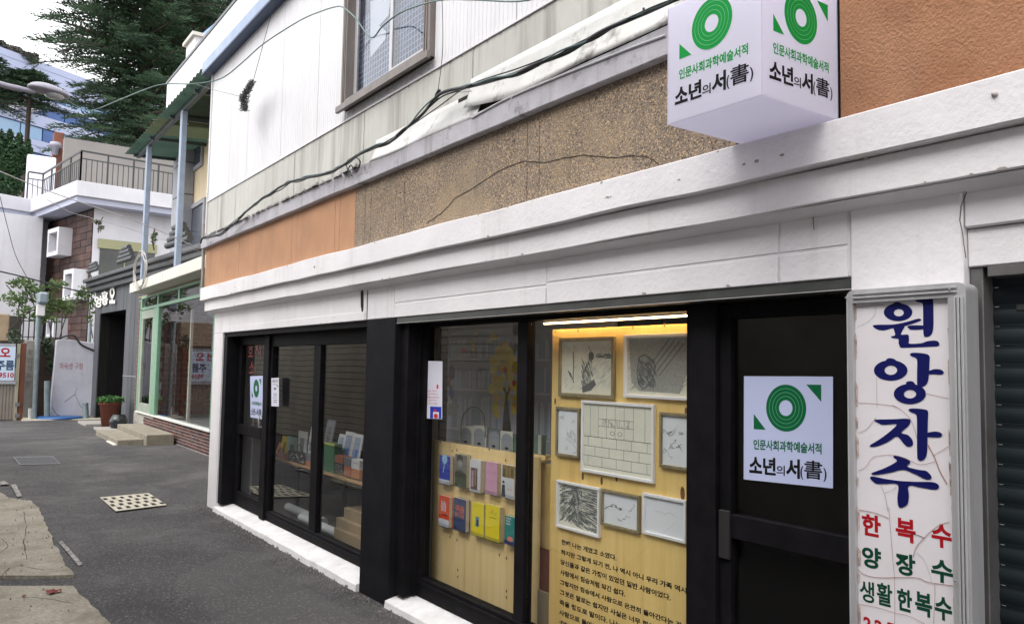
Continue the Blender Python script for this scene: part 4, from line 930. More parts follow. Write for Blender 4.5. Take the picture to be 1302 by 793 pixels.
# things seen in the narrow pane between the two panels
t = thing('leaning_planks', 'brown planks leaning upright in the narrow pane left of the picture panel', 'planks', (3.5, 4.4, .1))
for k, (x0, y0, x1, y1, X, cc) in enumerate(((677, 578, 692, 780, 3.42, ply), (681, 697, 699, 790, 3.37, rust), (683, 752, 699, 800, 3.34, mat('pale_plank', (.25, .19, .12), rough=.8)), (692, 590, 700, 800, 3.40, ply2))):
    a, b, c, d = rX(x0, y0, x1, y1, X); MB().box(X, X+.02, a, b, .1, d).build('plank', cc, t, .002)
for k, (x0, y0, x1, y1, cc, lb) in enumerate(((679, 552, 693, 578, (.10, .17, .15), 'dark teal card in a pale border standing in the narrow pane'), (684, 553, 687.5, 577, (.5, .52, .5), 'thin white booklet in front of the teal card in the narrow pane'))):
    X = 3.47-.03*k; a, b, c, d = rX(x0, y0, x1, y1, X); t = thing('booklet', lb, 'booklet', (X, a, 1.29)); MB().box(X, X+.004, a, b, c, d).build('cover', C('bk%d' % k, cc), t)
    MB().box(X+.0045, X+.012, a, b, c, d).build('pages', pages_m, t)

# =================================================================== LEFT WINDOW INTERIOR
XS = 3.42
t = thing('display_shelf', 'long pale wooden shelf behind the left-hand shop window', 'shelf', (3.5, 8, .9))
zs = onX(400, 597.5, XS).z
a = onX(349, 582, XS); b = onX(456, 612, XS); zs = (a.z+b.z)/2
MB().box(XS, XS+.32, 6.46, 10.0, zs-.022, zs).build('shelf_board', mat('shelf_oak', (.42, .25, .10), (.33, .19, .08), scale=5, stretch=(1, 1, 8), rough=.5), t, .002)
for y in (6.9, 8.4, 9.8): MB().box(XS+.25, XS+.29, y, y+.04, .09, zs-.023).build('leg', black, t)
lowc = dict(orange=(.42, .15, .06), terracotta=(.35, .10, .05), white=(.55, .55, .56), grey=(.13, .14, .17), black=(.02, .02, .022), green=(.03, .13, .06), yellow=(.5, .38, .05), blue=(.12, .22, .38), mint=(.30, .42, .38), cream=(.5, .45, .35))
shelf_items = [  # x0,y0,x1,y1 (pixel box), colour, lean, name, label
    (350, 563, 357, 581, 'orange', 0, 'orange picture book lying forward at the far left of the window shelf'),
    (356, 555, 364, 583, 'yellow', .03, 'yellow edged book behind the orange one at the left of the window shelf'),
    (364, 556, 377, 587, 'mint', .06, 'mint green card leaning on the patterned boxes of the window shelf'),
    (378, 549, 389, 577, 'white', .05, 'white booklet leaning left with a dark clip, before the second white booklet'),
    (390, 543, 400, 577, 'white', 0, 'tall white upright booklet left of the window mullion'),
    (411, 534, 421, 566, 'grey', 0, 'tall grey book standing behind the green tin right of the mullion'),
    (426, 552, 434, 581, 'white', 0, 'white booklet with blue figure, first of three in the right pane'),
    (434, 549, 445, 583, 'white', 0, 'white booklet with blue figure, second of three in the right pane'),
    (445, 552, 456, 586, 'white', 0, 'white booklet with blue figure, last of three against the black pillar'),
]
for (x0, y0, x1, y1, c_, lean, lb) in shelf_items:
    X = XS+.14; a, b, c, d = rX(x0, y0, x1, y1, X); c = zs+.001 if c_ in ('orange', 'yellow') else c
    t = thing('booklet', lb, 'booklet', (X, (a+b)/2, c), 'booklets standing on the left window shelf')
    m_ = C('item_'+c_, lowc[c_]); g = MB(); dx = lean*2
    g.hexa([(X, a, c), (X+.012, a, c), (X+.012, b, c), (X, b, c), (X+.05, a+dx, d), (X+.062, a+dx, d), (X+.062, b+dx, d), (X+.05, b+dx, d)]); g.build('cover', m_, t)
    fc = Face((X+.05, b+dx, d), (X+.05, a+dx, d), (X, a, c), (X, b, c), .002)
    g = MB()
    if 'blue figure' in lb:
        fc.rect(g, .15, .12, .85, .95); g.build('print_panel', C('print_greyblue', (.22, .27, .38)), t); g = MB(); fc.disc(g, .6, .62, .12, .5, 2); fc.rect(g, .5, .66, .7, .85, 2); g.build('blue_figure', C('fig_blue', (.03, .15, .45)), t)
    else:
        fc.rect(g, .3, .3, .75, .9); g.build('print_panel', C('print_dim_'+c_, tuple(v*.45 for v in lowc[c_])), t)
        g = MB(); g.tube(bez([fc.p(.2, .98, 3), fc.p(.2, .7, 10), fc.p(.5, .6, 12), fc.p(.7, .75, 10), fc.p(.7, .98, 3)], 4), .004, 5); g.build('wire_easel', cable_m, t)
box_items = [
    (352, 576, 362, 586, 'terracotta', 'small red brown box at the left end of the window shelf'),
    (366, 575, 389, 592, 'black', 'black and white patterned strip box on the left pane shelf'),
    (387, 577, 398, 586, 'grey', 'grey small box on an orange box left of the mullion'), (387, 586, 398, 596, 'orange', 'orange small box under the grey box left of the mullion'),
    (398.5, 579, 404, 600, 'white', 'slim white box touching the window mullion'),
    (411, 563, 425, 600, 'green', 'dark green tin with yellow rim right of the mullion'),
    (425.5, 579, 436, 588, 'terracotta', 'brown box on top of the patterned box in the right pane'), (425.5, 588.5, 436, 600, 'black', 'black dotted box beside the green tin'),
    (437, 582, 446, 592, 'grey', 'grey blue box above a terracotta box in the right pane'), (437, 592.5, 446, 605, 'terracotta', 'terracotta box under the grey blue box in the right pane'),
    (446.5, 584, 457, 596, 'white', 'white box above an orange box against the black pillar'), (446.5, 596.5, 457, 608, 'orange', 'orange box under the white box against the black pillar')]
for (x0, y0, x1, y1, c_, lb) in box_items:
    X = XS+.03; a, b, c, d = rX(x0, y0, x1, y1, X); c = max(c, zs+.001)
    if d-c < .02: d = c+.05
    t = thing('tin' if 'tin' in lb else 'small_box', lb, 'tin' if 'tin' in lb else 'box', (X, (a+b)/2, c), 'boxes on the left window shelf')
    MB().box(X, X+.09, a+.002, b-.002, c, d).build('body', C('box_'+c_, lowc[c_]), t, .002)
    fc = Face((X, b, d), (X, a, d), (X, a, c), (X, b, c), .001)
    g = MB()
    if c_ == 'black':
        rr = random.Random(4)
        for k in range(26): fc.disc(g, rr.uniform(.08, .92), rr.uniform(.12, .88), .035, 1.2 if x1-x0 > 15 else 1, n=6)
        g.build('dot_pattern', C('pattern_white', (.5, .5, .45)), t)
    elif c_ == 'green': fc.rect(g, 0, 0, 1, .06); g.build('rim', C('rim_yellow', (.55, .48, .06)), t)
    else: fc.rect(g, .1, .35, .9, .4); g.build('print_line', C('box_line', (.2, .15, .12)), t)
# cartons and rolls on the floor inside
kraft = mat('kraft_carton', (.36, .27, .16), (.30, .22, .13), scale=4, rough=.8)
for i, (x0, y0, x1, y1, X, lb) in enumerate(((437, 648, 458, 668, 3.52, 'top brown carton of the stack on the shop floor'), (427, 663, 458, 686, 3.47, 'middle brown carton of the stack on the shop floor'), (424, 677, 458, 697, 3.42, 'flat brown carton at the bottom of the stack on the shop floor'))):
    a, b, c, d = rX(x0, y0, x1, y1, X); a = 6.45-.1+i*.02; c = max(c, .085)
    t = thing('carton', lb, 'carton', (X, (a+b)/2, c)); MB().box(X, X+.35, a, b, c, d).build('body', kraft, t, .004)
    MB().box(X-.001, X+.351, a+.02, a+.07, d, d+.001).build('tape', C('tape_tan', (.42, .34, .22)), t)
for i, (pa, pb, r_, lb) in enumerate((((366, 653), (412, 664), .05, 'long white paper roll lying on the shop floor, rear one'), ((383, 660), (437, 672), .045, 'white paper roll lying in front of the other roll'))):
    A_ = onX(*pa, 3.62-.1*i); B_ = onX(*pb, 3.62-.1*i); A_.z = B_.z = .09+r_
    g = MB(); g.tube([A_, B_], r_, 14); tag(g.build('paper_roll', mat('roll_white', (.45, .46, .48), rough=.6)), lb, 'paper roll')
g = MB(); p = onX(427, 662, 3.45); rr = random.Random(2)
bm = bmesh.new(); bmesh.ops.create_icosphere(bm, subdivisions=3, radius=1)
for v in bm.verts: k_ = 1+.35*noise.noise(v.co*2.5+Vector((3, 1, 2))); v.co = Vector((v.co.x*.12*k_, v.co.y*.42*k_, max(-.02, v.co.z*.16*k_+.08)))
me = bpy.data.meshes.new('plastic_bag'); bm.to_mesh(me); bm.free(); me.materials.append(mat('crumpled_plastic', (.32, .34, .37), (.12, .13, .14), scale=18, rough=.25, bump=1, bscale=20, bdist=.05))
o = bpy.data.objects.new('plastic_bag', me); COL.objects.link(o); o.location = (3.6, 7.55, .1); tag(o, 'crumpled clear plastic bag beside the carton stack', 'plastic bag')

# =================================================================== VERTICAL SIGN BOARD
SX = 2.90
t = thing('vertical_sign', 'tall cracked cream signboard with navy Korean letters in an aluminium frame beside the shutter', 'shop sign', (SX, 1.63, 0))
sy1, sy0 = onX(1089, 560, SX+.02).y, onX(1212.5, 560, SX+.02).y; szt = 2.175
MB().box(SX+.02, SX+.04, sy0, sy1, .25, szt).build('sign_face', cream_sign, t)
fy1 = onX(1078, 560, SX).y; fy0 = onX(1228, 560, SX-.02).y; ft = 2.225
g = MB()
def rounded(y0, y1, z1, r, X0, X1, yi0, yi1, zi1):    # inverted-U frame with rounded outer corners
    n = 8; outer = [(y1, .2)]+[(y1-r+r*math.cos(a), z1-r+r*math.sin(a)) for a in [PI/2*k/n for k in range(n+1)]]+[(y0+r-r*math.sin(a), z1-r+r*math.cos(a)) for a in [PI/2*k/n for k in range(n+1)]]+[(y0, .2)]
    inner = [(yi1, .2)]+[(yi1, zi1)]*(n+1)+[(yi0, zi1)]*(n+1)+[(yi0, .2)]
    N = len(outer); vs = [(X0, *p) for p in outer]+[(X0, *p) for p in inner]+[(X1, *p) for p in outer]+[(X1, *p) for p in inner]; fs = []
    for i in range(N-1): fs += [(i, i+1, N+i+1, N+i), (2*N+i, 3*N+i, 3*N+i+1, 2*N+i+1), (i, 2*N+i, 2*N+i+1, i+1), (N+i, N+i+1, 3*N+i+1, 3*N+i)]
    g.add(vs, [f for f in fs])
rounded(fy0, fy1, ft, .03, SX, XW-.013, sy0+.001, sy1-.001, szt-.001)
fr = g.build('sign_frame', alu, t)
g = MB()
for k in range(3):
    y = fy0+.006+k*.0125; g.box(SX-.012, SX-.0005, y, y+.008, .2, ft-.05)
g.box(SX-.006, SX-.0005, fy1-.008, fy1-.003, .2, ft-.02); g.box(SX-.008, SX-.0005, fy0+.03, fy1-.03, ft-.02, ft-.012); g.box(SX-.008, SX-.0005, fy0+.03, fy1-.03, ft-.035, ft-.028)
g.build('frame_ridge', alu, t, .001)
for (y, z) in ((sy0-.012, ft-.025), (sy0-.012, 1.2), (fy1-.006, ft-.03)):
    g = MB(); g.lathe([(0, .003), (.004, .002), (.005, 0)], n=8); g.v = [Vector((SX-.013-q.z, y+q.x, z+q.y)) for q in g.v]; g.build('screw', iron, t)
fs_ = Face((SX+.02, sy1, szt), (SX+.02, sy0, szt), (SX+.02, sy0, .25), (SX+.02, sy1, .25), .0007)
LI = [0]
def SU(x, y): return pxuv(fs_, x, y)
def blob(mb, pts, ox, oy, sc, n=5):          # smooth closed outline, traced from the letters
    P = [Vector((ox+x/sc, oy+y/sc, 0)) for x, y in pts]; N = len(P); out = []
    for i in range(N):
        p0, p1, p2, p3 = P[i-1], P[i], P[(i+1) % N], P[(i+2) % N]
        for k in range(n):
            s_ = k/n; q = .5*((2*p1)+(p2-p0)*s_+(2*p0-5*p1+4*p2-p3)*s_*s_+(3*p1-p0-3*p2+p3)*s_**3); out.append(SU(q.x, q.y))
    LI[0] += .15; fs_.poly(mb, out, 1+LI[0])
def oring(mb, cx, cy, rx, ry, ix, iy, icx, icy, ox, oy, sc):
    n = 36; vs = []; LI[0] += .15
    for (ax, ay, bx, by) in ((cx, cy, rx, ry), (icx, icy, ix, iy)):
        for k in range(n):
            a = 2*PI*k/n; u, v = SU(ox+(ax+bx*math.cos(a))/sc, oy+(ay+by*math.sin(a))/sc); vs.append(fs_.p(u, v, 1+LI[0]))
    mb.add(vs, [(k, (k+1) % n, n+(k+1) % n, n+k) for k in range(n)])
K = (1080, 370, 5.287); K2 = (1080, 500, 5.287)
g = MB()                                      # won
oring(g, 328, 142, 96, 60, 33, 24, 333, 145, *K); blob(g, [(293, 85), (315, 73), (345, 78), (352, 92), (300, 95)], *K)
blob(g, [(158, 233), (190, 226), (290, 224), (380, 208), (460, 185), (482, 190), (470, 204), (370, 236), (290, 250), (230, 264), (185, 256)], *K)
blob(g, [(300, 235), (370, 232), (356, 268), (350, 292), (395, 292), (402, 330), (404, 352), (480, 350), (530, 335), (585, 333), (606, 352), (595, 370), (540, 374), (380, 380), (345, 378), (332, 350), (330, 322), (290, 316), (282, 304), (308, 292)], *K)
blob(g, [(440, 58), (470, 52), (540, 50), (562, 58), (566, 120), (566, 230), (556, 285), (528, 307), (502, 300), (497, 240), (496, 110), (488, 80), (455, 72)], *K)
blob(g, [(392, 238), (420, 230), (505, 232), (505, 254), (420, 260), (402, 252)], *K)
g.build('navy_letter', ink_blue, t); g = MB()  # ang
oring(g, 279, 532, 113, 69, 42, 31, 280, 531, *K); blob(g, [(248, 460), (270, 450), (300, 454), (314, 470), (262, 474)], *K)
blob(g, [(408, 424), (430, 414), (500, 418), (538, 434), (540, 480), (533, 590), (515, 630), (480, 645), (459, 636), (456, 560), (457, 470), (446, 448), (420, 438)], *K)
blob(g, [(530, 540), (570, 524), (615, 527), (636, 545), (620, 560), (570, 558), (530, 558)], *K)
oring(g, 408, 690, 108, 68, 41, 29, 409, 691, *K); blob(g, [(382, 615), (400, 605), (430, 608), (444, 634), (398, 638)], *K)
g.build('navy_letter', ink_blue, t); g = MB()  # ja
blob(g, [(168, 180), (190, 174), (300, 172), (385, 168), (412, 180), (400, 215), (352, 262), (395, 278), (425, 312), (428, 345), (400, 358), (372, 342), (322, 290), (260, 325), (200, 350), (150, 358), (142, 346), (200, 310), (280, 250), (318, 206), (230, 210), (200, 200)], *K2)
blob(g, [(400, 110), (420, 100), (500, 105), (530, 122), (528, 200), (527, 330), (520, 415), (495, 448), (465, 446), (457, 400), (456, 180), (448, 140), (415, 124)], *K2)
blob(g, [(520, 268), (560, 256), (605, 258), (626, 275), (610, 293), (560, 293), (520, 290)], *K2)
g.build('navy_letter', ink_blue, t); g = MB()  # su
blob(g, [(297, 425), (320, 416), (390, 438), (412, 462), (392, 490), (470, 512), (520, 520), (553, 555), (545, 575), (510, 574), (430, 535), (360, 512), (280, 530), (190, 545), (152, 542), (160, 530), (240, 500), (315, 460), (318, 445)], *K2)
blob(g, [(140, 565), (160, 556), (230, 570), (330, 585), (450, 592), (560, 594), (600, 612), (602, 634), (570, 645), (480, 630), (402, 620), (402, 690), (392, 742), (355, 766), (332, 756), (325, 700), (327, 612), (240, 606), (190, 606), (160, 590)], *K2)
g.build('navy_letter', ink_blue, t)
KB = (1080, 640, 5.18)
def lett(mb, s_, x0, y0, x1, y1, bold=.035): 
    mb = MB()
    u0, v0 = SU(KB[0]+x0/KB[2], KB[1]+y0/KB[2]); u1, v1 = SU(KB[0]+x1/KB[2], KB[1]+y1/KB[2]); _, v0b = SU(KB[0]+x1/KB[2], KB[1]+y0/KB[2]); _, v1b = SU(KB[0]+x0/KB[2], KB[1]+y1/KB[2])
    fs_.text(mb, s_, u0, (v0+v0b)/2, u1, (v1+v1b)/2, bold)
    nm_, mm_ = LM[0]; mb.build(nm_, mm_, t)
LM = [('red_letter', ink_red)]
g = MB(); lett(g, '한', 82, 72, 208, 214); lett(g, '복', 304, 98, 438, 252); lett(g, '수', 540, 134, 676, 290); lett(g, '2', 92, 745, 145, 830); lett(g, '2', 165, 765, 220, 850); lett(g, '5', 245, 782, 300, 865); LM[0] = ('green_letter', ink_green)
lett(g, '양', 82, 285, 210, 425); lett(g, '장', 304, 328, 436, 472); lett(g, '수', 538, 370, 684, 520)
lett(g, '생', 68, 508, 165, 648, .02); lett(g, '활', 180, 524, 284, 672, .025); lett(g, '한', 314, 562, 414, 708); lett(g, '복', 432, 584, 546, 740); lett(g, '수', 562, 614, 678, 768)
def scrack(pts, k, wd=.004, m_=crackm):
    g = MB(); LI[0] += .05
    P = [(k[0]+x/k[2], k[1]+y/k[2]) for x, y in pts]; P = [Vector((a, b, 0)) for a, b in P]; P = bez(P, 5)
    fs_.line(g, [SU(p.x, p.y) for p in P], wd, 1+LI[0], (sy1-sy0)/(szt-.25)); g.build('crack', m_, t)
scrack([(55, 240), (120, 210), (170, 160), (180, 100)], K, .004, pencil_l); scrack([(40, 112), (140, 98), (240, 92)], K, .004); scrack([(185, 580), (186, 700), (190, 790)], K, .004, pencil_l)
scrack([(55, 750), (160, 755), (290, 770), (345, 793)], K); scrack([(520, 688), (600, 705), (672, 722)], K)
scrack([(60, 265), (110, 245), (160, 190), (182, 160)], K2); scrack([(65, 518), (110, 495), (160, 430), (230, 415), (310, 415), (400, 445), (470, 476), (530, 470), (580, 455)], K2)
scrack([(290, 75), (350, 110), (410, 170), (440, 240), (455, 300)], K2); scrack([(530, 345), (575, 430), (610, 520), (660, 610)], K2, .010); scrack([(570, 415), (620, 385), (680, 348)], K2)
scrack([(215, 620), (240, 680), (262, 790)], K2); scrack([(240, 668), (290, 650), (320, 625)], K2, .004, pencil_l); scrack([(262, 20), (275, 200), (290, 380), (300, 500), (302, 700), (300, 790)], KB)
scrack([(65, 40), (170, 60), (262, 95)], KB, .006); scrack([(60, 430), (100, 465), (200, 485), (440, 485), (520, 515), (695, 540)], KB, .006); scrack([(660, 120), (580, 150), (495, 225), (440, 290), (425, 350)], KB, .006)
scrack([(405, 200), (450, 205), (495, 225)], KB, .006, crack_dark); scrack([(445, 320), (500, 380), (545, 510)], KB, .004, pencil_l); scrack([(565, 525), (566, 620), (556, 790)], KB); scrack([(60, 660), (160, 675), (300, 715), (400, 740), (500, 790)], KB)
g = MB(); rr = random.Random(9)               # peeling film at both long edges
for side in (0, 1):
    z = .4
    while z < szt-.05:
        h_ = rr.uniform(.03, .12); wd = rr.uniform(.003, .010)
        yy = sy1-.004 if side == 0 else sy0+.004+wd
        g = MB(); g.hexa([(SX+.017, yy, z), (SX+.019, yy-wd, z+.01), (SX+.019, yy-wd, z+h_*.8), (SX+.012, yy, z+h_), (SX+.0165, yy, z), (SX+.0185, yy-wd, z+.01), (SX+.0185, yy-wd, z+h_*.8), (SX+.0115, yy, z+h_)]); g.build('peeling_film', mat('peeled_edge', (.60, .50, .46), (.26, .17, .14), scale=40, rough=.7), t); z += h_+rr.uniform(.01, .09)

# =================================================================== CABLES
def cable(pts, X, r, m_, label, name='cable', cat='cable', wav=.0, n=6, group=None):
    P = [onX(x, y, X) if not isinstance(x, tuple) else Vector(x) for x, y in pts]; P = bez(P, 6)
    if wav: P = [p+Vector((noise.noise(p*3+Vector((wav*99, 0, 0)))*.03, 0, noise.noise(p*4+Vector((0, wav*77, 0)))*wav)) for p in P]
    g = MB(); g.tube(P, r, n); return tag(g.build(name, m_), label, cat, group)
B_ = [(256, 309), (259.7, 302), (272, 300), (286, 294), (310, 271), (333, 253.5), (350, 242), (366.5, 232.7), (390, 226), (416.5, 220), (436, 211), (452.6, 199.4), (475, 188), (494, 181), (515, 165), (534.8, 146), (557.5, 123.5), (575, 115), (598, 109.6), (625, 102), (662, 91.6), (690, 79), (720, 65), (770, 41), (817.5, 16.6), (859, 0), (900, -18)]
cable(B_, 2.80, .012, cable_m, 'thickest black cable of the bundle sagging across the siding', wav=.004)
cable([(x, y-1.5) for x, y in B_], 2.79, .006, cable_g, 'thin green cable twisted along the top of the bundle', wav=.016)
cable([(x, y+1.5) for x, y in B_], 2.80, .006, cable_m, 'thin black cable twisted along the underside of the bundle', wav=.02)
cable([(470, 192), (500, 175), (530, 155), (556, 137), (598, 108), (662, 86), (720, 62), (817, 15), (860, -2)], 2.79, .0045, cable_m, 'loose thin wire running just above the cable bundle')
cable([(600, 150), (640, 128), (700, 102), (760, 78), (800, 62), (846, 45)], 2.87, .007, cable_w, 'pale cable lying along the concrete ledge under the bent flashing')
cable([(440, 222), (446, 210), (452, 219), (458, 206), (450, 200), (440, 208), (447, 224)], 2.84, .006, cable_m, 'tangled black wire knot on the ledge below the bundle')
cable([(651, 122), (648, 133), (646, 141)], 2.84, .004, cable_w, 'short white wire tail hanging from the flashing')
cable([(556.5, 122), (562, 119), (600, 116)], 2.83, .003, cable_w, 'thin white tie wire beside the black junction')
g = MB(); p = onX(556, 121, 2.80); g.tube([p+Vector((0, .03, -.025)), p, p+Vector((0, -.03, .03))], [.012, .018, .012], 8); tag(g.build('cable_junction', cable_m), 'small black junction where a hanging wire meets the cable bundle', 'junction')
cable([(561, -30), (563, 60), (556, 121)], 2.82, .0025, cable_m, 'thin vertical wire dropping past the upstairs window to the junction')
for (x, y, lb) in ((684, 81, 'small black clip gripping the middle of the cable bundle'), (1003/3.603+540, 15, 'small black clip gripping the upper end of the cable bundle')):
    p = onX(x, y, 2.8); g = MB(); g.tube([p+Vector((0, 0, -.018)), p+Vector((0, 0, .018))], .007, 6); tag(g.build('cable_clip', cable_m), lb, 'clip')
# span wire from the street lamp to the wall, drooping between brackets
W = [onY(83, 126, 9.0)]
pts = [(83, 126), (97, 135), (110, 140), (122, 139.5), (150, 128), (190, 112), (212, 107), (240, 107), (262, 105), (285, 98), (310, 78), (335.6, 55.5), (381, 26.5), (410, 14), (427.6, 8.8), (436.5, 10), (451.6, 22.7), (471.7, 48), (487, 33), (512, 15), (557, 1), (600, 0), (660, 2), (700, -8)]
P = []
for i, (x, y) in enumerate(pts):
    X = .95+(2.6-.95)*min(1, i/12); X = 2.6 if i >= 12 else X; P.append(onX(x, y, X))
g = MB(); g.tube(bez(P, 5), .006, 6); tag(g.build('span_wire', cable_g), 'long grey green wire looping from the street lamp past the upstairs window', 'wire')
cable([(350, -10), (347, 10), (335, 55), (322, 103)], 2.7, .003, cable_m, 'thin wire holding up the withered black clump')
cable([(306, 123), (290, 119), (270, 114), (248, 107)], 2.7, .003, cable_m, 'thin wire running left from the withered black clump')
g = MB(); rr = random.Random(6)
for i in range(420):                          # matted dry clump on the wire
    s_ = rr.random(); x = 321-13*s_+rr.gauss(0, 1.6); y = 105+20*s_+rr.gauss(0, 2.0)
    if rr.random() < .3: x = 311+rr.gauss(0, 2.2); y = 128+rr.uniform(-4, 12)
    p = onX(x, y, 2.7+rr.uniform(-.05, .05)); d = Vector((rr.uniform(-1, 1), rr.uniform(-1, 1), rr.uniform(-1, 1)))*.028
    g.tube([p-d, p+Vector((0, rr.uniform(-.02, .02), rr.uniform(-.02, .02))), p+d], .004, 3)
tag(g.build('withered_clump', cable_m), 'black clump of dead vine hanging on a wire before the white siding', 'dead vine')
def freewire(pts, label, r=.008, m_=cable_w, n=6, name='power_line'):     # pts (px,py,Y)
    g = MB(); g.tube(bez([onY(x, y, Y) for x, y, Y in pts], 6), r, n); return tag(g.build(name, m_), label, 'wire')
freewire([(0, 218, 9), (70, 246, 10), (178, 283, 11), (253.5, 316, 11.8)], 'upper pale service wire crossing the lane to the stucco corner', .006)
freewire([(60, 254, 9.5), (90, 270, 10), (116, 277, 10.3), (178, 295, 11), (253, 319, 11.8)], 'lower thin pale wire beneath the service wire to the stucco corner', .003)
freewire([(0, 345, 24), (30, 352, 24.5), (91, 368, 26), (118, 372, 27)], 'dark cable crossing in front of the white house behind the vine', .018, cable_m)
freewire([(0, 250, 20), (10, 290, 21), (20, 325, 22), (34, 352, 23)], 'thin grey guy wire slanting down at the far left', .007, cable_m)

# =================================================================== GREEN-FRAMED SHOP (B)
B = thing('green_framed_shop', 'small shop with mint green window frames on a dark brick plinth beyond the bookshop', 'shop', (5.5, 20, 0))
XF = 4.55; BY0, BY1 = 14.0, 25.1
MB().box(XF+.012, XF+.2, BY0, BY1, -.02, .50).build('plinth_core', mortar, B)
me1 = bevel_box_mesh('brick', .05, .182, .053, brick_m); me2 = bevel_box_mesh('brick', .05, .182, .053, brick_s); mh = bevel_box_mesh('brick', .05, .09, .057, brick_m)
rr = random.Random(1); cnt = 0
for r_ in range(7):
    y = 16.4+(.1 if r_ % 2 else 0); z = .03+r_*.067
    while y < 23.6 and cnt < 250:
        place('brick', me2 if rr.random() < .38 else me1, (XF+.033+rr.uniform(-.002, .002), y+.0875, z+.0255), B); y += .20; cnt += 1
# brick pier at far end
MB().box(XF+.012, XF+.25, 24.62, 25.1, .5, 3.62).build('pier_core', mortar, B)
g = MB()
for r_ in range(46):
    z = .52+r_*.067
    if z > 3.55: break
    if r_ % 2: g.box(XF+.004, XF+.011, 24.63, 24.82, z, z+.055); g.box(XF+.004, XF+.011, 24.84, 25.03, z, z+.055)
    else: g.box(XF+.004, XF+.011, 24.63, 24.72, z, z+.055); g.box(XF+.004, XF+.011, 24.74, 24.93, z, z+.055); g.box(XF+.004, XF+.011, 24.95, 25.06, z, z+.055)
o = g.build('pier_bricks', brick_m, B); o['kind'] = 'stuff'
g = MB()
for r_ in range(50):
    z = .05+r_*.067
    if z > 3.3: break
    g.box(XF+.004, XF+.011, 15.2, 16.95-(.06 if r_ % 2 else 0), z, z+.05)
MB().box(XF+.012, XF+.25, 14.0, 16.97, .5, 3.6).build('pier_core', mortar, B)
o = g.build('pier_bricks', brick_m, B); o['kind'] = 'stuff'
MB().box(XF-.05, XF+.12, 16.97, 24.6, .50, .545).build('window_sill', mat('sill_white', (.62, .64, .60), rough=.6), B, .005)
w1 = bars([(16.975, 24.55, 3.30, 3.38), (16.975, 24.55, 3.62, 3.68), (24.45, 24.6, .55, 3.62), (16.975, 17.03, .55, 3.3), (22.25, 22.75, .55, 3.30)], XF-.04, XF+.06)
wB = w1.build('shop_window', greenf, B, .006)
for y in (18.15, 20.1, 22.35): MB().box(XF-.035, XF+.055, y, y+.14, 3.381, 3.619).build('transom_bar', greenf, wB, .004)
MB().quad((XF, 17.03, 3.38), (XF, 24.45, 3.38), (XF, 24.45, 3.62), (XF, 17.03, 3.62)).build('window_pane', GLB, wB)
MB().quad((XF, 17.03, .55), (XF, 22.25, .55), (XF, 22.25, 3.30), (XF, 17.03, 3.30)).build('window_pane', GLB, wB); MB().quad((XF, 22.75, .55), (XF, 24.45, .55), (XF, 24.45, 3.3), (XF, 22.75, 3.3)).build('window_pane', GLB, wB)
g = bars([(22.76, 22.95, .55, 3.05), (24.2, 24.44, .55, 3.05), (22.96, 24.19, .55, .78), (22.76, 24.44, 3.06, 3.29)], XF-.03, XF+.03); g.build('casement', mat('old_grey_green', (.22, .27, .22), (.3, .33, .27), scale=5, rough=.7), wB, .004)
# room inside
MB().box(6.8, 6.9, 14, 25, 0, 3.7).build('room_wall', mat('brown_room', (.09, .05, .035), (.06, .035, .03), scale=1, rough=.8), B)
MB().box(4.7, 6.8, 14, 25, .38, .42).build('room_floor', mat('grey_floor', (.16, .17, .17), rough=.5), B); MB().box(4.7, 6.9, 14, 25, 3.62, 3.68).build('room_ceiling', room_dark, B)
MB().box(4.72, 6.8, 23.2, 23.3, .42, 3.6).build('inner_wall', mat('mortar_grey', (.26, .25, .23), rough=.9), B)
g = MB()
for r_ in range(22):
    for k in range(12):
        x = 4.74+k*.24+(.12 if r_ % 2 else 0); g.box(x, min(6.79, x+.215), 23.165, 23.199, .5+r_*.14, .5+r_*.14+.115)
o = g.build('inner_bricks', brick_m, B); o['kind'] = 'stuff'
MB().box(5.0, 5.06, 20.9, 20.98, .42, 3.2).build('inner_post', mat('pale_post', (.45, .44, .40), rough=.6), B)
MB().box(5.6, 5.66, 19.2, 19.35, 1.4, 2.9).build('inner_lamp', mat('pale_tube', (.35, .42, .52), rough=.5), B)
g = MB(); p = onX(262, 400, 4.75); g.lathe([(0, -.1), (.28, -.05), (.34, .05), (.28, .2), (0, .28)], (5.0, 18.2, 2.95), 20); g.build('round_lantern', C('lantern_green', (.06, .11, .09)), B)
g = MB(); g.lathe([(.05, .45), (.16, .5), (.26, .75), (.28, 1.15), (.25, 1.15), (.22, .78), (0, .6)], (4.98, 17.35, 0), 20); g.build('white_chair', mat('white_shell', (.55, .6, .6), rough=.4), B)
# cream slab over the shopfront
pa = onX(166, 357, 4.1); pb = onX(253, 336, 4.1)
MB().box(4.08, 6.9, 19.9, 23.85, 3.72, 3.98).build('canopy_slab', slabm, B, .012)
MB().box(4.085, 6.9, 14.0, 19.88, 3.72, 3.98).build('canopy_slab', slabm, B, .012)
MB().box(XF-.02, XF+.3, 14.0, 25.05, 3.69, 3.715).build('soffit_trim', mat('tan_soffit', (.36, .29, .19), rough=.8), B)
MB().box(5.0, 9.0, 14.0, 24.2, 3.99, 4.0).build('terrace_floor', slabm, B)
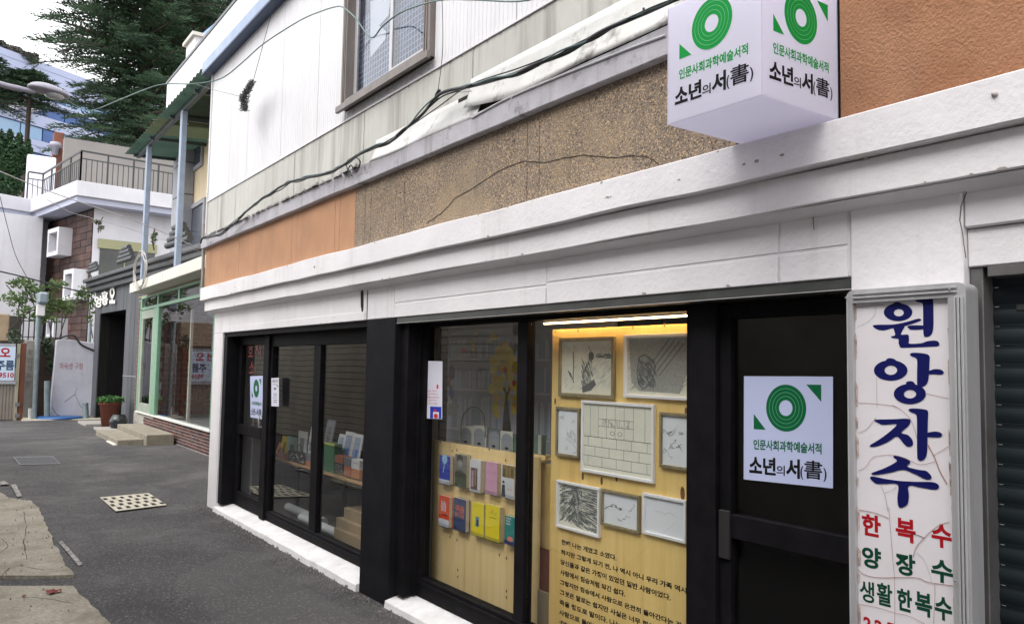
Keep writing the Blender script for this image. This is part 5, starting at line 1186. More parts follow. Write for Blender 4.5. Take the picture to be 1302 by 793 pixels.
# upper storey: cream wall with grey-framed windows, grey stone corner column
MB().box(5.4, 9.0, 16.5, 23.6, 4.0, 8.6).build('upper_wall', cream_wall, B)
wx = 5.38
def gwin(x0, y0, x1, y1, X=5.4):
    a, b, c, d = rX(x0, y0, x1, y1, X)
    fr = MB(); w_ = .12
    fr.box(X-.06, X, a, a+w_, c, d); fr.box(X-.06, X, b-w_, b, c, d); fr.box(X-.06, X, a+w_, b-w_, c, c+w_); fr.box(X-.06, X, a+w_, b-w_, d-w_, d)
    f_ = fr.build('window', grey_stone, B, .004)
    MB().box(X-.02, X-.01, a+w_, b-w_, c+w_, d-w_).build('window_pane', mat('dim_blue_pane', (.06, .07, .09), (.1, .11, .14), scale=2, stretch=(1, 3, .2), rough=.2), f_)
    MB().box(X-.03, X-.021, (a+b)/2-.03, (a+b)/2+.03, c+w_, d-w_).build('mullion', mat('pane_bar', (.1, .1, .11), rough=.5), f_)
gwin(229, 262, 261, 325); gwin(229, 190, 259, 222)
g = MB()
for (z0, z1) in ((4.0, 5.42), (5.44, 6.42), (6.44, 7.3), (7.32, 8.6)): g.box(5.1, 5.385, 22.9, 24.1, z0, z1)
g.build('stone_column', grey_stone, B, .01)
# second-floor balcony: corrugated white parapet, mustard soffit, caps
XK = 4.10
P1 = onX(211, 108, XK); P2 = onX(211, 147, XK)
bt = P1.z; bb = 7.72; yE = 20.5
g = MB(); y = 10.0; i = 0
me = None
while y < yE-.05:
    gx = MB(); gx.box(XK, XK+.03, y+.012, min(yE, y+.55), bb+.0, bt-.03); gx.build('parapet_panel', siding, B); y += .55
MB().box(XK-.02, XK+.05, 10, yE+.02, bt-.028, bt+.03).build('parapet_cap', mat('dark_cap', (.10, .11, .12), rough=.5), B)
MB().box(XK+.031, 9, 10, yE-.02, bb-.02, bb+.06).build('balcony_soffit', mustard, B)
MB().box(XK, XK+.5, yE-.35, yE+.003, 7.62, bb-.021).build('balcony_beam', siding, B)
MB().box(4.6, 9.0, 12.5, 20.2, 8.0, 8.8).build('roof_block', siding, B)
for (y0, y1, z1) in ((19.0, 19.8, 9.3), (14.7, 15.6, 9.95)):
    MB().box(4.35, 5.2, y0, y1, 8.0, z1).build('chimney_block', siding, B, .01); MB().box(4.28, 5.28, y0-.07, y1+.07, z1+.001, z1+.08).build('chimney_cap', slabm, B)
g = MB(); p0 = onX(258, 42, 4.9); p1 = onX(309, 0, 4.9); p2 = p1+(p1-p0)*1.0
for (a, b) in ((p0, p2),): g.hexa([a+Vector((0, 0, -.28)), a+Vector((2.2, 0, .15)), b+Vector((2.2, 0, .15)), b+Vector((0, 0, -.28)), a, a+Vector((2.2, 0, .43)), b+Vector((2.2, 0, .43)), b])
g.build('blue_eave', mat('bright_blue_eave', (.12, .26, .55), (.2, .36, .62), scale=2, rough=.5), B)
MB().box(5.1, 8, p1.y-4, p0.y-.3, 8.8, p0.z-.2).build('top_wall', siding, B)
# ---- green corrugated canopy on steel posts: its own thing
t = thing('corrugated_canopy', 'green corrugated plastic canopy on two blue grey steel posts above the slab', 'canopy', (4.6, 20, 4))
c0 = onX(172, 193, 4.1); c1 = onX(268, 123, 4.1)
zc = 7.55
MB().box(4.10, 4.22, 22.45, 22.62, 3.985, zc-.06).build('post', postm, t, .01); MB().box(4.10, 4.22, 18.75, 18.92, 3.985, zc-.06).build('post', postm, t, .01)
g = MB(); n = 150; y0c, y1c = 14.0, 24.2
vs = []
for i in range(n+1):
    y = y0c+(y1c-y0c)*i/n; h_ = .03*math.sin(i*PI/2+.01)
    vs += [(3.85, y, zc+.02+h_), (6.2, y, zc+.18+h_)]
faces = [(2*i, 2*i+1, 2*i+3, 2*i+2) for i in range(n)]
ga = MB(); gb = MB(); gc_ = MB()
for i, f_ in enumerate(faces): (gb if 88 < i < 112 else ga if i <= 88 else gc_).add([vs[k] for k in f_], [(0, 1, 2, 3)])
ga.build('corrugated_sheet', canopy_m, t); gc_.build('corrugated_sheet', canopy_m, t); gb.build('corrugated_sheet', canopy_y, t)
g = MB(); g.bar((4.16, 14, zc-.03), (4.16, 24.0, zc-.03), .09, .12); g.bar((6.0, 14, zc+.08), (6.0, 24.0, zc+.08), .09, .1)
for y in (15.2, 17.4, 19.6, 21.8, 23.9): g.bar((4.02, y, zc-.045), (6.1, y, zc+.05), .07, .08, (0, 0, 1))
g.build('rafter', darkpost, t)
g = MB()
for i in range(17): g.lathe([(.035, 0), (.03, .03), (0, .045)], (3.93, 14.3+i*.61, zc+.055), 8)
g.build('bolt_caps', mat('pale_blue_cap', (.45, .6, .8), rough=.4), t)
# coil of cable hung at the foot of the far post
g = MB(); cc = onX(178, 344, 4.02); rr = random.Random(3)
for k in range(4):
    pts = [cc+Vector((rr.uniform(-.02, .02), math.cos(a)*(.62+.06*k)+rr.uniform(-.03, .03), math.sin(a)*(.40+.03*k)+rr.uniform(-.02, .02))) for a in [2*PI*i/18 for i in range(18)]]
    g.tube(bez(pts+[pts[0]], 2), .011, 5)
tag(g.build('wire_coil', mat('faded_coil', (.42, .40, .38), rough=.7)), 'faded coil of wire hung round the far canopy post', 'wire coil')
# concrete steps
t = thing('concrete_steps', 'two low tiled concrete steps before the brick plinth', 'steps', (3.9, 21.5, 0))
tilec = mat('tan_step', (.27, .24, .185), (.20, .18, .14), scale=5, rough=.85, blotch=((.14, .12, .09), 4, .58, .7, .6))
MB().box(3.36, 3.90, 20.2, 23.3, -.02, .13).build('lower_step', tilec, t, .012); MB().box(3.905, 4.50, 19.9, 23.6, -.02, .25).build('upper_step', tilec, t, .012)
MB().box(3.3, 3.42, 20.3, 21.3, -.02, .03).build('base_slab', slabm, t, .01)
for (y0, y1, x0, x1, lb) in ((23.9, 25.4, 3.6, 4.4, 'thin grey paving slab behind the concrete steps'), (26.6, 28.2, 3.55, 4.2, 'thin grey paving slab in front of the dark doorway')):
    tag(MB().box(x0, x1, y0, y1, -.02, .06).build('paving_slab', mat('slab_grey', (.30, .28, .26), rough=.9), None, .01), lb, 'paving slab')
# plant pot and jar
pc = Vector((4.02, 25.6, 0))
t = thing('flower_pot', 'large terracotta pot of bright green plants beside the dark doorway', 'flower pot', tuple(pc))
g = MB(); g.lathe([(0, .0), (.19, 0), (.27, .66), (.31, .67), (.31, .74), (.27, .74), (.26, .68), (0, .68)], pc, 22); g.build('pot', terracotta, t)
g = MB(); rr = random.Random(8)
for i in range(520):
    a = rr.uniform(0, 2*PI); r_ = .36*math.sqrt(rr.random()); p = pc+Vector((math.cos(a)*r_, math.sin(a)*r_, .72+rr.uniform(0, .22)*(1-r_))); s_ = rr.uniform(.03, .055)
    u = Vector((rr.uniform(-1, 1), rr.uniform(-1, 1), rr.uniform(-.3, .8))).normalized(); v = u.cross(Vector((rr.uniform(-1, 1), rr.uniform(-1, 1), 1))).normalized()
    g.quad(p-u*s_, p+v*s_*.7, p+u*s_, p-v*s_*.7)
o = g.build('foliage', leaf, t); o['kind'] = 'stuff'
pc = Vector((4.12, 24.75, 0)); g = MB(); g.lathe([(0, 0), (.15, .0), (.23, .14), (.24, .27), (.19, .38), (.15, .40), (.17, .43), (.0, .41)], pc, 22)
tag(g.build('clay_jar', jar_m), 'squat black glazed jar standing right of the terracotta pot', 'jar')

# =================================================================== CHARCOAL BOARDED ENTRANCE (C)
Cc = thing('boarded_entrance', 'charcoal boarded entrance with tiled coping and dark doorway beyond the green shop', 'entrance', (4.7, 27, 0))
co = Vector((4.68, 24.4, 0)); cu_ = Vector((-.077, .997, 0)).normalized(); cn = Vector((-cu_.y, cu_.x, 0))   # outward normal to the street
def cp(t_, o_, z): return co+cu_*t_+cn*o_+Vector((0, 0, z))
def cbox(t0, t1, o0, o1, z0, z1): g = MB(); return g.hexa([cp(t0, o0, z0), cp(t0, o1, z0), cp(t1, o1, z0), cp(t1, o0, z0), cp(t0, o0, z1), cp(t0, o1, z1), cp(t1, o1, z1), cp(t1, o0, z1)])
def ctz(x, y):                                  # pixel -> (t, z) on the boarded plane
    d = ray(x, y); k_ = (co-CAMP).dot(cn)/d.dot(cn); p = d*k_+CAMP; return (p-co).dot(cu_), p.z
tA, _ = ctz(157, 460); tB, _ = ctz(124, 460); tE, _ = ctz(118, 450); zD = (ctz(157, 393)[1]+ctz(124, 400)[1])/2; zR = 4.25
cbox(-6.5, tA, -.3, -.03, 3.4, zR).build('wall_core', gap_dark, Cc); cbox(0, tA, -.3, -.03, -.02, 3.4).build('wall_core', gap_dark, Cc)
cbox(tB, tE, -.3, -.03, -.02, zR).build('wall_core', gap_dark, Cc); cbox(tA, tB, -.3, -.03, zD+.02, zR).build('wall_core', gap_dark, Cc)
tt = -6.4
while tt < tE-.05:
    w_ = .44; t1 = min(tt+w_, tE)
    z0 = -.02 if tt >= -.01 else 3.9
    if tt < 0 and t1 > 0: t1 = 0
    segs = [(tt, t1)]
    if tt < tA < t1: segs = [(tt, tA), (tA, t1)]
    if tt < tB < t1: segs = [(tt, tB), (tB, t1)]
    for (s0, s1) in segs:
        if s1-s0 < .03: continue
        zz = z0 if not (s0 >= tA-.001 and s1 <= tB+.001) else zD
        cbox(s0+.008, s1-.008, -.029, random.uniform(.0, .006), zz, zR-.05).build('board', wood_grey, Cc)
    tt = t1
cbox(tA, tB, -1.2, -.9, -.02, zD).build('dark_door', door_black, Cc); cbox(tA-.06, tA, -1.2, -.031, -.02, zD).build('door_reveal', door_black, Cc); cbox(tB, tB+.06, -1.2, -.031, -.02, zD).build('door_reveal', door_black, Cc); cbox(tA, tB, -1.2, -.031, zD-.01, zD+.05).build('door_reveal', door_black, Cc)
tl, zl = ctz(150, 418); cbox(tl-.09, tl+.09, -.9, -.78, zl-.2, zl+.2).build('wall_lamp', lampbox, Cc, .01)
tq, _ = ctz(120.5, 450); g = MB(); g.tube([cp(tE+.1, .1, 0), cp(tE+.1, .1, 3.2)], .045, 8); g.build('corner_pipe', pipe_m, Cc)
tq, zq = ctz(165, 478); cbox(0.02, tA-.02, .007, .016, zq-.01, zq+.01).build('board_trim', grey_stone, Cc)
# coping: stacked rolls and roof tile knobs
for k, (o1, z0, z1) in enumerate(((.16, zR, zR+.16), (.27, zR+.161, zR+.30), (.38, zR+.301, zR+.42))):
    cbox(-6.6, tE+.25, -.35, o1, z0-.05, z1-.05).build('coping', tile_grey, Cc, .02)
def knobs(x, y, n_, sc):
    t_, z_ = ctz(x, y)
    for k in range(n_):
        L_ = sc*(.95-.75*k/n_); g = MB(); a = cp(t_-L_, .18, z_+.14*sc*k); b = cp(t_+L_, .18, z_+.14*sc*k); g.tube([a, b], .085*sc, 10); g.build('ridge_tile', tile_grey, Cc)
knobs(126, 344, 3, .75); knobs(168, 331, 4, .85); knobs(236, 309, 4, .95)
g = MB()
t1, z1 = ctz(123, 374); t0, z0 = ctz(150, 386)
def cface(x0, y0, x1, y1):
    a, za = ctz(x0, y0); b, zb = ctz(x1, y0); c, zc_ = ctz(x1, y1); d, zd = ctz(x0, y1)
    return Face(cp(a, .03, za), cp(b, .03, zb), cp(c, .03, zc_), cp(d, .03, zd), .02)
for s_, q in (('엉', (122, 376, 131, 391)), ('흥', (131, 370, 139.5, 388)), ('오', (141, 364, 148.5, 386))):
    fc = cface(*q); gg = MB(); fc.text(gg, s_, 0, 0, 1, 1, .05); vs0 = gg.v[:]; nf = len(gg.v); gg.add([v-fc.n*.05 for v in vs0], [tuple(reversed(f_)) for f_ in gg.f[:]]); gg.build('raised_letter', letter_w, Cc)

# =================================================================== END OF THE LANE
YE = 31.0
def boxY(x0, y0, x1, y1, Y, dep, zmin=None):
    a, b, c, d = rY(x0, y0, x1, y1, Y); 
    if zmin is not None: c = zmin
    return MB().box(a, b, Y, Y+dep, c, d)
t = thing('white_wall_end', 'short peeling white wall with faint red Korean writing at the lane end', 'wall', (3.6, YE, 0))
a, b, c, d = rY(68, 431, 119, 530, YE-.5)
g = MB(); g.prism([(a-.06, YE-.5, -.02), (b+.15, YE-.5, -.02), (b+.1, YE-.5, d-.12), (a+.25, YE-.5, d), (a+.02, YE-.5, d-.05)], (0, .35, 0)); g.build('wall', old_white, t, .02)
fw = Face((a, YE-.5, d), (b, YE-.5, d), (b, YE-.5, 0), (a, YE-.5, 0), .004)
g = MB(); fw.text(g, '하숙생 구함', .13, .30, .72, .385, -.004); g.build('red_lettering', mat('faded_red_ink', (.30, .05, .06), rough=.8), t)
g = MB(); fw.line(g, [(.0, .86), (.12, .95), (.3, .99)], .008); g.build('crack', crack_dark, t); g = MB(); fw.line(g, [(.3, .8), (.45, .74), (.55, .7), (.7, .85), (.8, .9)], .007); fw.line(g, [(.55, .7), (.6, .62)], .006); g.build('crack', crack_dark, t)
g = MB(); g.tube(bez([Vector((a+.1, YE-.55, d+.02)), Vector((a+.5, YE-.55, d+.12)), Vector((b-.4, YE-.55, d-.2)), Vector((b+.2, YE-.55, d-.45))], 5), .03, 6)
tag(g.build('fallen_branch_cable', cable_m), 'black hose draped along the top of the peeling white wall', 'hose')
def pipe(x, y0, y1, Y, r, m_, lb, cat='pipe', name='pipe', x1=None):
    p = onY(x, y1, Y); p.z = 0; q = onY(x if x1 is None else x1, y0, Y); g = MB(); g.tube([p, q], r, 10); return tag(g.build(name, m_), lb, cat)
pipe(60, 484, 530, YE-.8, .09, pipe_m, 'short blue grey standpipe left of the peeling white wall'); pipe(109.5, 512, 530, YE-1.2, .09, pipe_m, 'short grey standpipe in front of the peeling white wall', x1=108.5)
pipe(39, 519, 528, YE-.8, .07, mat('white_stub', (.6, .6, .6), rough=.5), 'small white stub pipe at the foot of the carved stone post')
t = thing('meter_pole', 'blue grey pole carrying a white meter box at the lane end', 'pole', (2.4, YE-1, 0))
g = MB(); p = onY(44, 525, YE-1); p.z = 0; g.tube([p, onY(50, 372, YE-1)], .07, 10); g.build('pole', pipe_m, t)
boxY(46.5, 387, 57.5, 401.5, YE-1.15, .25).build('meter_box', meter_m, t, .02); boxY(48.5, 371, 62, 386, YE-1.3, .4).build('meter_cover', lens_m, t, .06)
g = MB(); p = onZ(75, 531, .02); g.lathe([(0, .06), (.62, .06), (.66, .04), (.66, 0)], (p.x, p.y-.3, .03), 28); tag(g.build('blue_cover', blue_lid), 'round blue lid on a low concrete pad before the white wall', 'manhole cover')
tag(MB().box(p.x-1.1, p.x+1.3, p.y-.9, p.y+.5, -.02, .028).build('concrete_pad', grate_m, None, .01), 'low yellowish concrete pad under the round blue lid', 'concrete pad')
tag(MB().box(*rY(68, 530, 119, 531, YE)[:1], rY(68, 530, 119, 531, YE)[1], YE-.9, YE-.55, -.02, .08).build('kerb_stone', old_conc, None, .01), 'rough low kerb along the foot of the white wall', 'kerb')
# carved stone post
t = thing('stone_post', 'old grey stone gatepost with worn carved characters', 'gatepost', (2.2, YE-.4, 0))
boxY(29, 432, 49, 530, YE-.4, .5, -.02).build('post', old_conc, t, .03); a, b, c, d = rY(31, 432, 43, 530, YE-.4)
fw = Face((a, YE-.4, d), (b, YE-.4, d), (b, YE-.4, 0), (a, YE-.4, 0), .004); g = MB()
for k, s_ in enumerate('황인선화랑'): fw.text(g, s_, .2, .12+k*.1, .75, .19+k*.1, .0)
g.build('carved_lettering', mat('carved_dark', (.10, .095, .09), rough=.95), t)
# dark yard gap behind
tag(boxY(44, 440, 70, 530, YE+.3, .1, 0).build('yard_door', mat('dark_brown_door', (.04, .022, .018), (.07, .04, .03), scale=3, rough=.8)), 'dark brown wooden yard door between the stone post and white wall', 'door')
# gate with sign board at far left
t = thing('yard_gate', 'beige ribbed metal gate with rust red post at the far left', 'gate', (1.4, YE-1.2, 0))
YG = YE-1.2
a, b, c, d = rY(-40, 487, 20, 540, YG); n = 14
for k in range(n):
    x = a+(b-a)*k/n; MB().box(x+.006, x+(b-a)/n-.006, YG, YG+.03, .02, 1.25).build('gate_rib', beige_door, t, .006)
MB().box(a, b, YG+.031, YG+.05, .0, 1.25).build('gate_backing', beige_door, t)
boxY(19.5, 437, 23.5, 545, YG-.03, .09, 0).build('gate_stile', mat('khaki_stile', (.30, .28, .20), rough=.6), t, .005); boxY(24, 436, 31, 540, YG, .2, 0).build('red_post', rust, t, .01)
for y in (452, 514, 528): boxY(19, y-2.5, 25, y+2.5, YG-.05, .02).build('hinge', iron, t)
t = thing('yard_sign', 'white sign with red and navy Korean lettering and a phone number on the beige gate', 'sign', (1.4, YG-.1, 1.3))
a, b, c, d = rY(-45, 440, 19, 483.5, YG-.08); MB().box(a, b, YG-.08, YG-.05, c, d).build('board', mat('pale_blue_board', (.50, .60, .74), rough=.4), t, .004)
boxY(-46, 483.8, 20, 488, YG-.07, .03).build('trim', grey_stone, t); boxY(-46, 436, 20, 439.7, YG-.07, .03).build('trim', grey_stone, t)
def txtY(mb, s_, x0, y0, x1, y1, bold): a, b, c, d = rY(x0, y0, x1, y1, YG-.08); Face((a, YG-.08, d), (b, YG-.08, d), (b, YG-.08, c), (a, YG-.08, c), .003).text(mb, s_, 0, 0, 1, 1, bold)
g = MB(); txtY(g, '오', 0, 442, 13.5, 453.5, .03); txtY(g, '수선', -36, 442, -5, 453.5, .03); txtY(g, '9510', -1.5, 473.5, 17.5, 480, .03); g.build('red_lettering', ink_red, t)
g = MB(); txtY(g, '주름', -5, 458, 18, 470.5, .03); g.build('navy_lettering', mat('teal_navy', (.01, .05, .12), rough=.5), t)
# beige awning roof piece above the gate
tag(boxY(-40, 398, 12, 433, YE+1, .5).build('plank_screen', mat('tan_plank', (.34, .25, .17), (.27, .2, .13), scale=4, rough=.8), None, .03), 'tan plank screen above the sign at the far left', 'screen')
# iron fence on wall in front of house
t = thing('iron_fence', 'thin black iron fence behind the meter pole', 'fence', (2.6, YE+1.5, 2.5))
g = MB()
a = onY(22, 424, YE+1.5); b = onY(78, 424, YE+1.5)
for k in range(9):
    x = a.x+(b.x-a.x)*k/8; gg = MB(); gg.tube([(x, YE+1.5, 1.6), (x, YE+1.5, a.z+.9), (x, YE+1.5, a.z+1.0)], [.022, .022, .002], 5); gg.build('bar', rail_m, t)
for dz in (-.1, .45): MB().bar((a.x, YE+1.5, a.z+dz), (b.x, YE+1.5, a.z+dz), .03, .03).build('rail', rail_m, t)
tag(boxY(14, 432, 66, 540, YE+1.55, .2, 0).build('yard_wall', old_conc), 'stained concrete yard wall under the thin iron fence', 'wall')
tag(boxY(-60, 400, 24, 540, YE+2.2, .2, 0).build('shed_wall', mat('dark_shed', (.05, .045, .04), rough=.9)), 'dark shed wall behind the gate at the far left', 'shed')  # shed wall in one even dark colour

# =================================================================== WHITE HOUSE (D)
H = thing('white_house', 'white modern house with roof terrace railing and brown tiled wall', 'house', (4, 36, 0))
ZP = 8.5
Q = [onZ(x, y, ZP) for x, y in ((0, 246), (39, 253), (98, 229), (203, 245))]
Q[0] = Q[1]+(Q[0]-Q[1])*2.5; Q[3] = Q[2]+(Q[3]-Q[2])*2.2
bk = Vector((0, 9, 0))
def offs(p, k): return p+Vector((.0, k, 0))
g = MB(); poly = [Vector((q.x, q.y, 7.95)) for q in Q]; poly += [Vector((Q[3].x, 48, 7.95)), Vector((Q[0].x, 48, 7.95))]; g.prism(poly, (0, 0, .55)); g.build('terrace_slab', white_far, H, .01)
ins = .12
poly2 = [p+Vector((.0, ins, 0)) for p in poly[:4]]+poly[4:]; poly2[1] += Vector((ins, 0, 0)); poly2[2] += Vector((.05, 0, 0))
g = MB(); g.prism([Vector((p.x, p.y, 7.72)) for p in poly2], (0, 0, .228)); g.build('slab_lip', mat('lip_grey', (.38, .40, .50), rough=.7), H)
# walls under the slab, set back
dX = (Q[3]-Q[2]).normalized(); dY = (Q[1]-Q[2]).normalized()
nrm = Vector((-dY.y, dY.x, 0))
if nrm.x > 0: nrm = -nrm
def hw(p, q, z0, z1, th=.2, back=None):
    g = MB(); bvec = back or Vector((0, th, 0)); return g.hexa([Vector((p.x, p.y, z0)), Vector((q.x, q.y, z0)), Vector((q.x, q.y, z0))+bvec, Vector((p.x, p.y, z0))+bvec, Vector((p.x, p.y, z1)), Vector((q.x, q.y, z1)), Vector((q.x, q.y, z1))+bvec, Vector((p.x, p.y, z1))+bvec])
W0 = Q[2]+Vector((.55, .9, 0))                  # visible corner at px 118
def ray_hit(px, a, d):                            # point of line a+t*d whose pixel column is px
    r_ = ray(px, 300); det = r_.x*(-d.y)-r_.y*(-d.x); k_ = (a.x*(-d.y)-a.y*(-d.x))/det; return Vector((r_.x*k_, r_.y*k_, 0))
W0 = ray_hit(118, Q[2]+Vector((0, .9, 0)), dX)
WL1 = ray_hit(62, W0, dY)                          # far end of the tiled wall
WR = W0+dX*7
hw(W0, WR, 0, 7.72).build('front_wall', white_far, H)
g = hw(W0, WL1, 0, 7.72, back=nrm*-.3); g.build('side_wall', gap_dark, H)
# brown tiles as pieces
Lw = (WL1-W0).length; nt_, nz_ = 9, 25; rr = random.Random(4)
tw = Lw/nt_; th_ = .27
me = bpy.data.meshes.new('wall_tile'); e = dY
gm = MB(); q0 = Vector((0, 0, 0)); A1 = dY*(tw-.02); N_ = nrm*.03
gm.hexa([q0, A1, A1+N_, N_, q0+Vector((0, 0, th_-.02)), A1+Vector((0, 0, th_-.02)), A1+N_+Vector((0, 0, th_-.02)), N_+Vector((0, 0, th_-.02))])
me.from_pydata([tuple(v) for v in gm.v], [], gm.f); me.materials.append(brown_tile)
for j in range(nz_):
    for i in range(nt_):
        if j*th_+.9 > 7.4: continue
        place('wall_tile', me, W0+dY*(i*tw+.015)+nrm*(.002+rr.uniform(0, .02))+Vector((0, 0, .9+j*th_)), H)
# box-framed windows on the tiled wall
def plane_pt(px, py, a, n_): d = ray(px, py); k_ = (a-CAMP).dot(n_)/d.dot(n_); return d*k_+CAMP
def boxwin(x0, y0, x1, y1, dep=.55):
    c = plane_pt((x0+x1)/2, (y0+y1)/2, W0+nrm*dep, nrm); c1 = plane_pt(x0, y1, W0+nrm*dep, nrm); c2 = plane_pt(x1, y0, W0+nrm*dep, nrm)
    tA_ = (c1-W0).dot(dY); tB_ = (c2-W0).dot(dY); z0 = c1.z; z1 = c2.z
    z0, z1 = min(z0, z1), max(z0, z1); t0_, t1_ = min(tA_, tB_), max(tA_, tB_)
    def bx_(t0, t1, o0, o1, za, zb): P = lambda t_, o_, z: Vector((W0.x, W0.y, 0))+dY*t_+nrm*o_+Vector((0, 0, z)); g = MB(); return g.hexa([P(t0, o0, za), P(t0, o1, za), P(t1, o1, za), P(t1, o0, za), P(t0, o0, zb), P(t0, o1, zb), P(t1, o1, zb), P(t1, o0, zb)])
    w_ = .17; f_ = bx_(t0_, t0_+w_, .04, dep, z0, z1).build('window', white_far, H)
    for (a, b, c_, d_) in ((t1_-w_, t1_, z0, z1), (t0_+w_, t1_-w_, z0, z0+w_), (t0_+w_, t1_-w_, z1-w_, z1)): bx_(a, b, .04, dep, c_, d_).build('window_frame', white_far, f_)
    bx_(t0_+w_, t1_-w_, .05, .09, z0+w_, z1-w_).build('window_pane', mat('dark_pane', (.05, .055, .07), rough=.15), f_)
boxwin(59, 288, 75, 327); boxwin(79, 341, 94, 382); boxwin(57, 404, 69, 430)
# left white volume
L0 = WL1+dX*-.0
V0 = ray_hit(35, WL1, -dX*1.0); 
hw(V0, WL1+dX*.02, 0, 7.72).build('left_wall', white_far, H)
V1 = V0+dY*-1.2
V2 = V1-dX*6
hw(V2, V1, 0, 7.72).build('left_wall', white_far, H); hw(V1, V0, 0, 7.72, back=dX*.2).build('left_wall', white_far, H)
# window strip of the front wall
a = plane_pt(124, 312, W0-dX.cross(Vector((0, 0, 1)))*0, dX.cross(Vector((0, 0, 1)))); nf = dX.cross(Vector((0, 0, 1)))
if nf.y > 0: nf = -nf
def fbox(x0, y0, x1, y1, o0, o1):
    p = plane_pt(x0, y1, W0, nf); q = plane_pt(x1, y0, W0, nf); t0 = (p-W0).dot(dX); t1 = (q-W0).dot(dX); P = lambda t_, o_, z: Vector((W0.x, W0.y, 0))+dX*t_+nf*o_+Vector((0, 0, z))
    g = MB(); return g.hexa([P(t0, o0, p.z), P(t1, o0, p.z), P(t1, o1, p.z), P(t0, o1, p.z), P(t0, o0, q.z), P(t1, o0, q.z), P(t1, o1, q.z), P(t0, o1, q.z)])
wn = fbox(124, 313, 197, 372, .01, .03).build('window', mat('dark_pane2', (.035, .04, .04), (.06, .065, .06), scale=1, rough=.2), H)
fbox(124, 311.5, 199, 315, .03, .08).build('window_frame', mat('olive_frame', (.30, .30, .17), rough=.6), wn); fbox(155, 314.6, 159, 372, .031, .09).build('mullion', MATS['olive_frame'], wn)
# terrace railing: posts and bars one by one
rl = thing('terrace_railing', 'black iron railing round the white house roof terrace', 'railing', (3.7, 34, 8.5))
def rail_run(p, q, n_, ins_=.25, h_=1.15):
    d = q-p
    MB().bar(p+Vector((0, 0, h_)), q+Vector((0, 0, h_)), .06, .06).build('top_rail', rail_m, rl); MB().bar(p+Vector((0, 0, h_-.28)), q+Vector((0, 0, h_-.28)), .04, .04).build('rail', rail_m, rl)
    for k in range(n_+1):
        s_ = p+d*k/n_; big = k % 5 == 0
        MB().bar(s_+Vector((0, 0, .02)), s_+Vector((0, 0, h_-.03 if big else h_-.3)), .06 if big else .028, .06 if big else .028, (1, 0, 0)).build('post' if big else 'baluster', rail_m, rl)
I = Vector((.12, .18, 0)); R1 = Q[1]+I+dX*.3; R2 = Q[2]+I; R3 = Q[3]+I
zv = Vector((0, 0, 0))
rail_run(ray_hit(34, Q[1]+I, dX)+Vector((0, 0, ZP)) if False else R1-dX*.55, R1, 3); rail_run(R1, R2, 20); rail_run(R2, R3, 35)
tag(boxY(33.5, 198, 70, 262, 40.5, .5).build('roof_stack', mat('bright_white_render', (.66, .66, .72), rough=.8), None, .03), 'white square stair block standing behind the terrace railing', 'stair block')
o = boxY(67, 168, 80, 245, 43, .6).build('brick_chimney', brick_red, None, .02); tag(o, 'orange red brick column behind the white stair block', 'chimney')
g = MB(); p = onY(70.5, 188, 42.8); g.lathe([(0, -.35), (.12, -.3), (.14, 0), (.3, .05), (.22, .25), (0, .3)], p, 10); tag(g.build('wall_lantern', lamp_grey), 'small grey lantern fixed to the orange brick column', 'lantern')
tag(boxY(79.5, 186, 225, 262, 41.5, .5).build('rear_wall', mat('dim_concrete_wall', (.24, .225, .21), (.19, .18, .17), scale=.4, rough=.9), None, 0), 'plain grey concrete rear wall behind the terrace railing', 'wall')
for (x0, x1, m_, lb) in ((0, 6.5, brick_red, 'left orange brick stub beyond the terrace'), (7.5, 13.5, brick_red, 'right orange brick stub beyond the terrace'), (14.5, 27, slabm, 'cream wall piece beyond the terrace at far left')):
    tag(boxY(x0, 228, x1, 262, 44.5, .4).build('garden_wall', m_), lb, 'wall')

# =================================================================== STREET LAMP
t = thing('street_lamp', 'grey cobra-head street lamp reaching in from the left', 'street lamp', (-.3, 9, 0))
YLm = 9.0
c = onY(62, 117, YLm); dl = (onY(84, 124, YLm)-onY(38, 117, YLm)).normalized()
bm = bmesh.new(); bmesh.ops.create_uvsphere(bm, u_segments=24, v_segments=14, radius=1)
Ax = Vector((1, 0, -.12)).normalized()
for v in bm.verts:
    x, y, z = v.co; z = z*(.085 if z > 0 else .03); v.co = Vector((x*.185, y*.12, z*.85*(1-.15*x)))
bmesh.ops.rotate(bm, verts=bm.verts, cent=(0, 0, 0), matrix=Matrix.Rotation(.10, 3, 'Y'))
for v in bm.verts: v.co += c-world_loc(t)
me = bpy.data.meshes.new('lamp_head'); bm.to_mesh(me); bm.free(); me.materials.append(lamp_grey)
for p in me.polygons: p.use_smooth = True
o = bpy.data.objects.new('lamp_head', me); COL.objects.link(o); o.parent = t
g = MB(); g.lathe([(0, -.03), (.05, -.026), (.085, -.008), (.085, 0.01)], c+Vector((.05, 0, -.03)), 16); g.build('lamp_bowl', lamp_glass, t)
g = MB(); g.tube(bez([onY(-160, 60, YLm), onY(-60, 88, YLm), onY(0, 107, YLm), onY(25, 113, YLm), onY(45, 117, YLm)], 5), [.028]*16+[.024]*5, 10); g.build('arm', lamp_grey, t)
q = onY(-160, 60, YLm); g = MB(); g.tube([(q.x, YLm, 0), (q.x, YLm, q.z)], .08, 12); g.build('pole', lamp_grey, t)

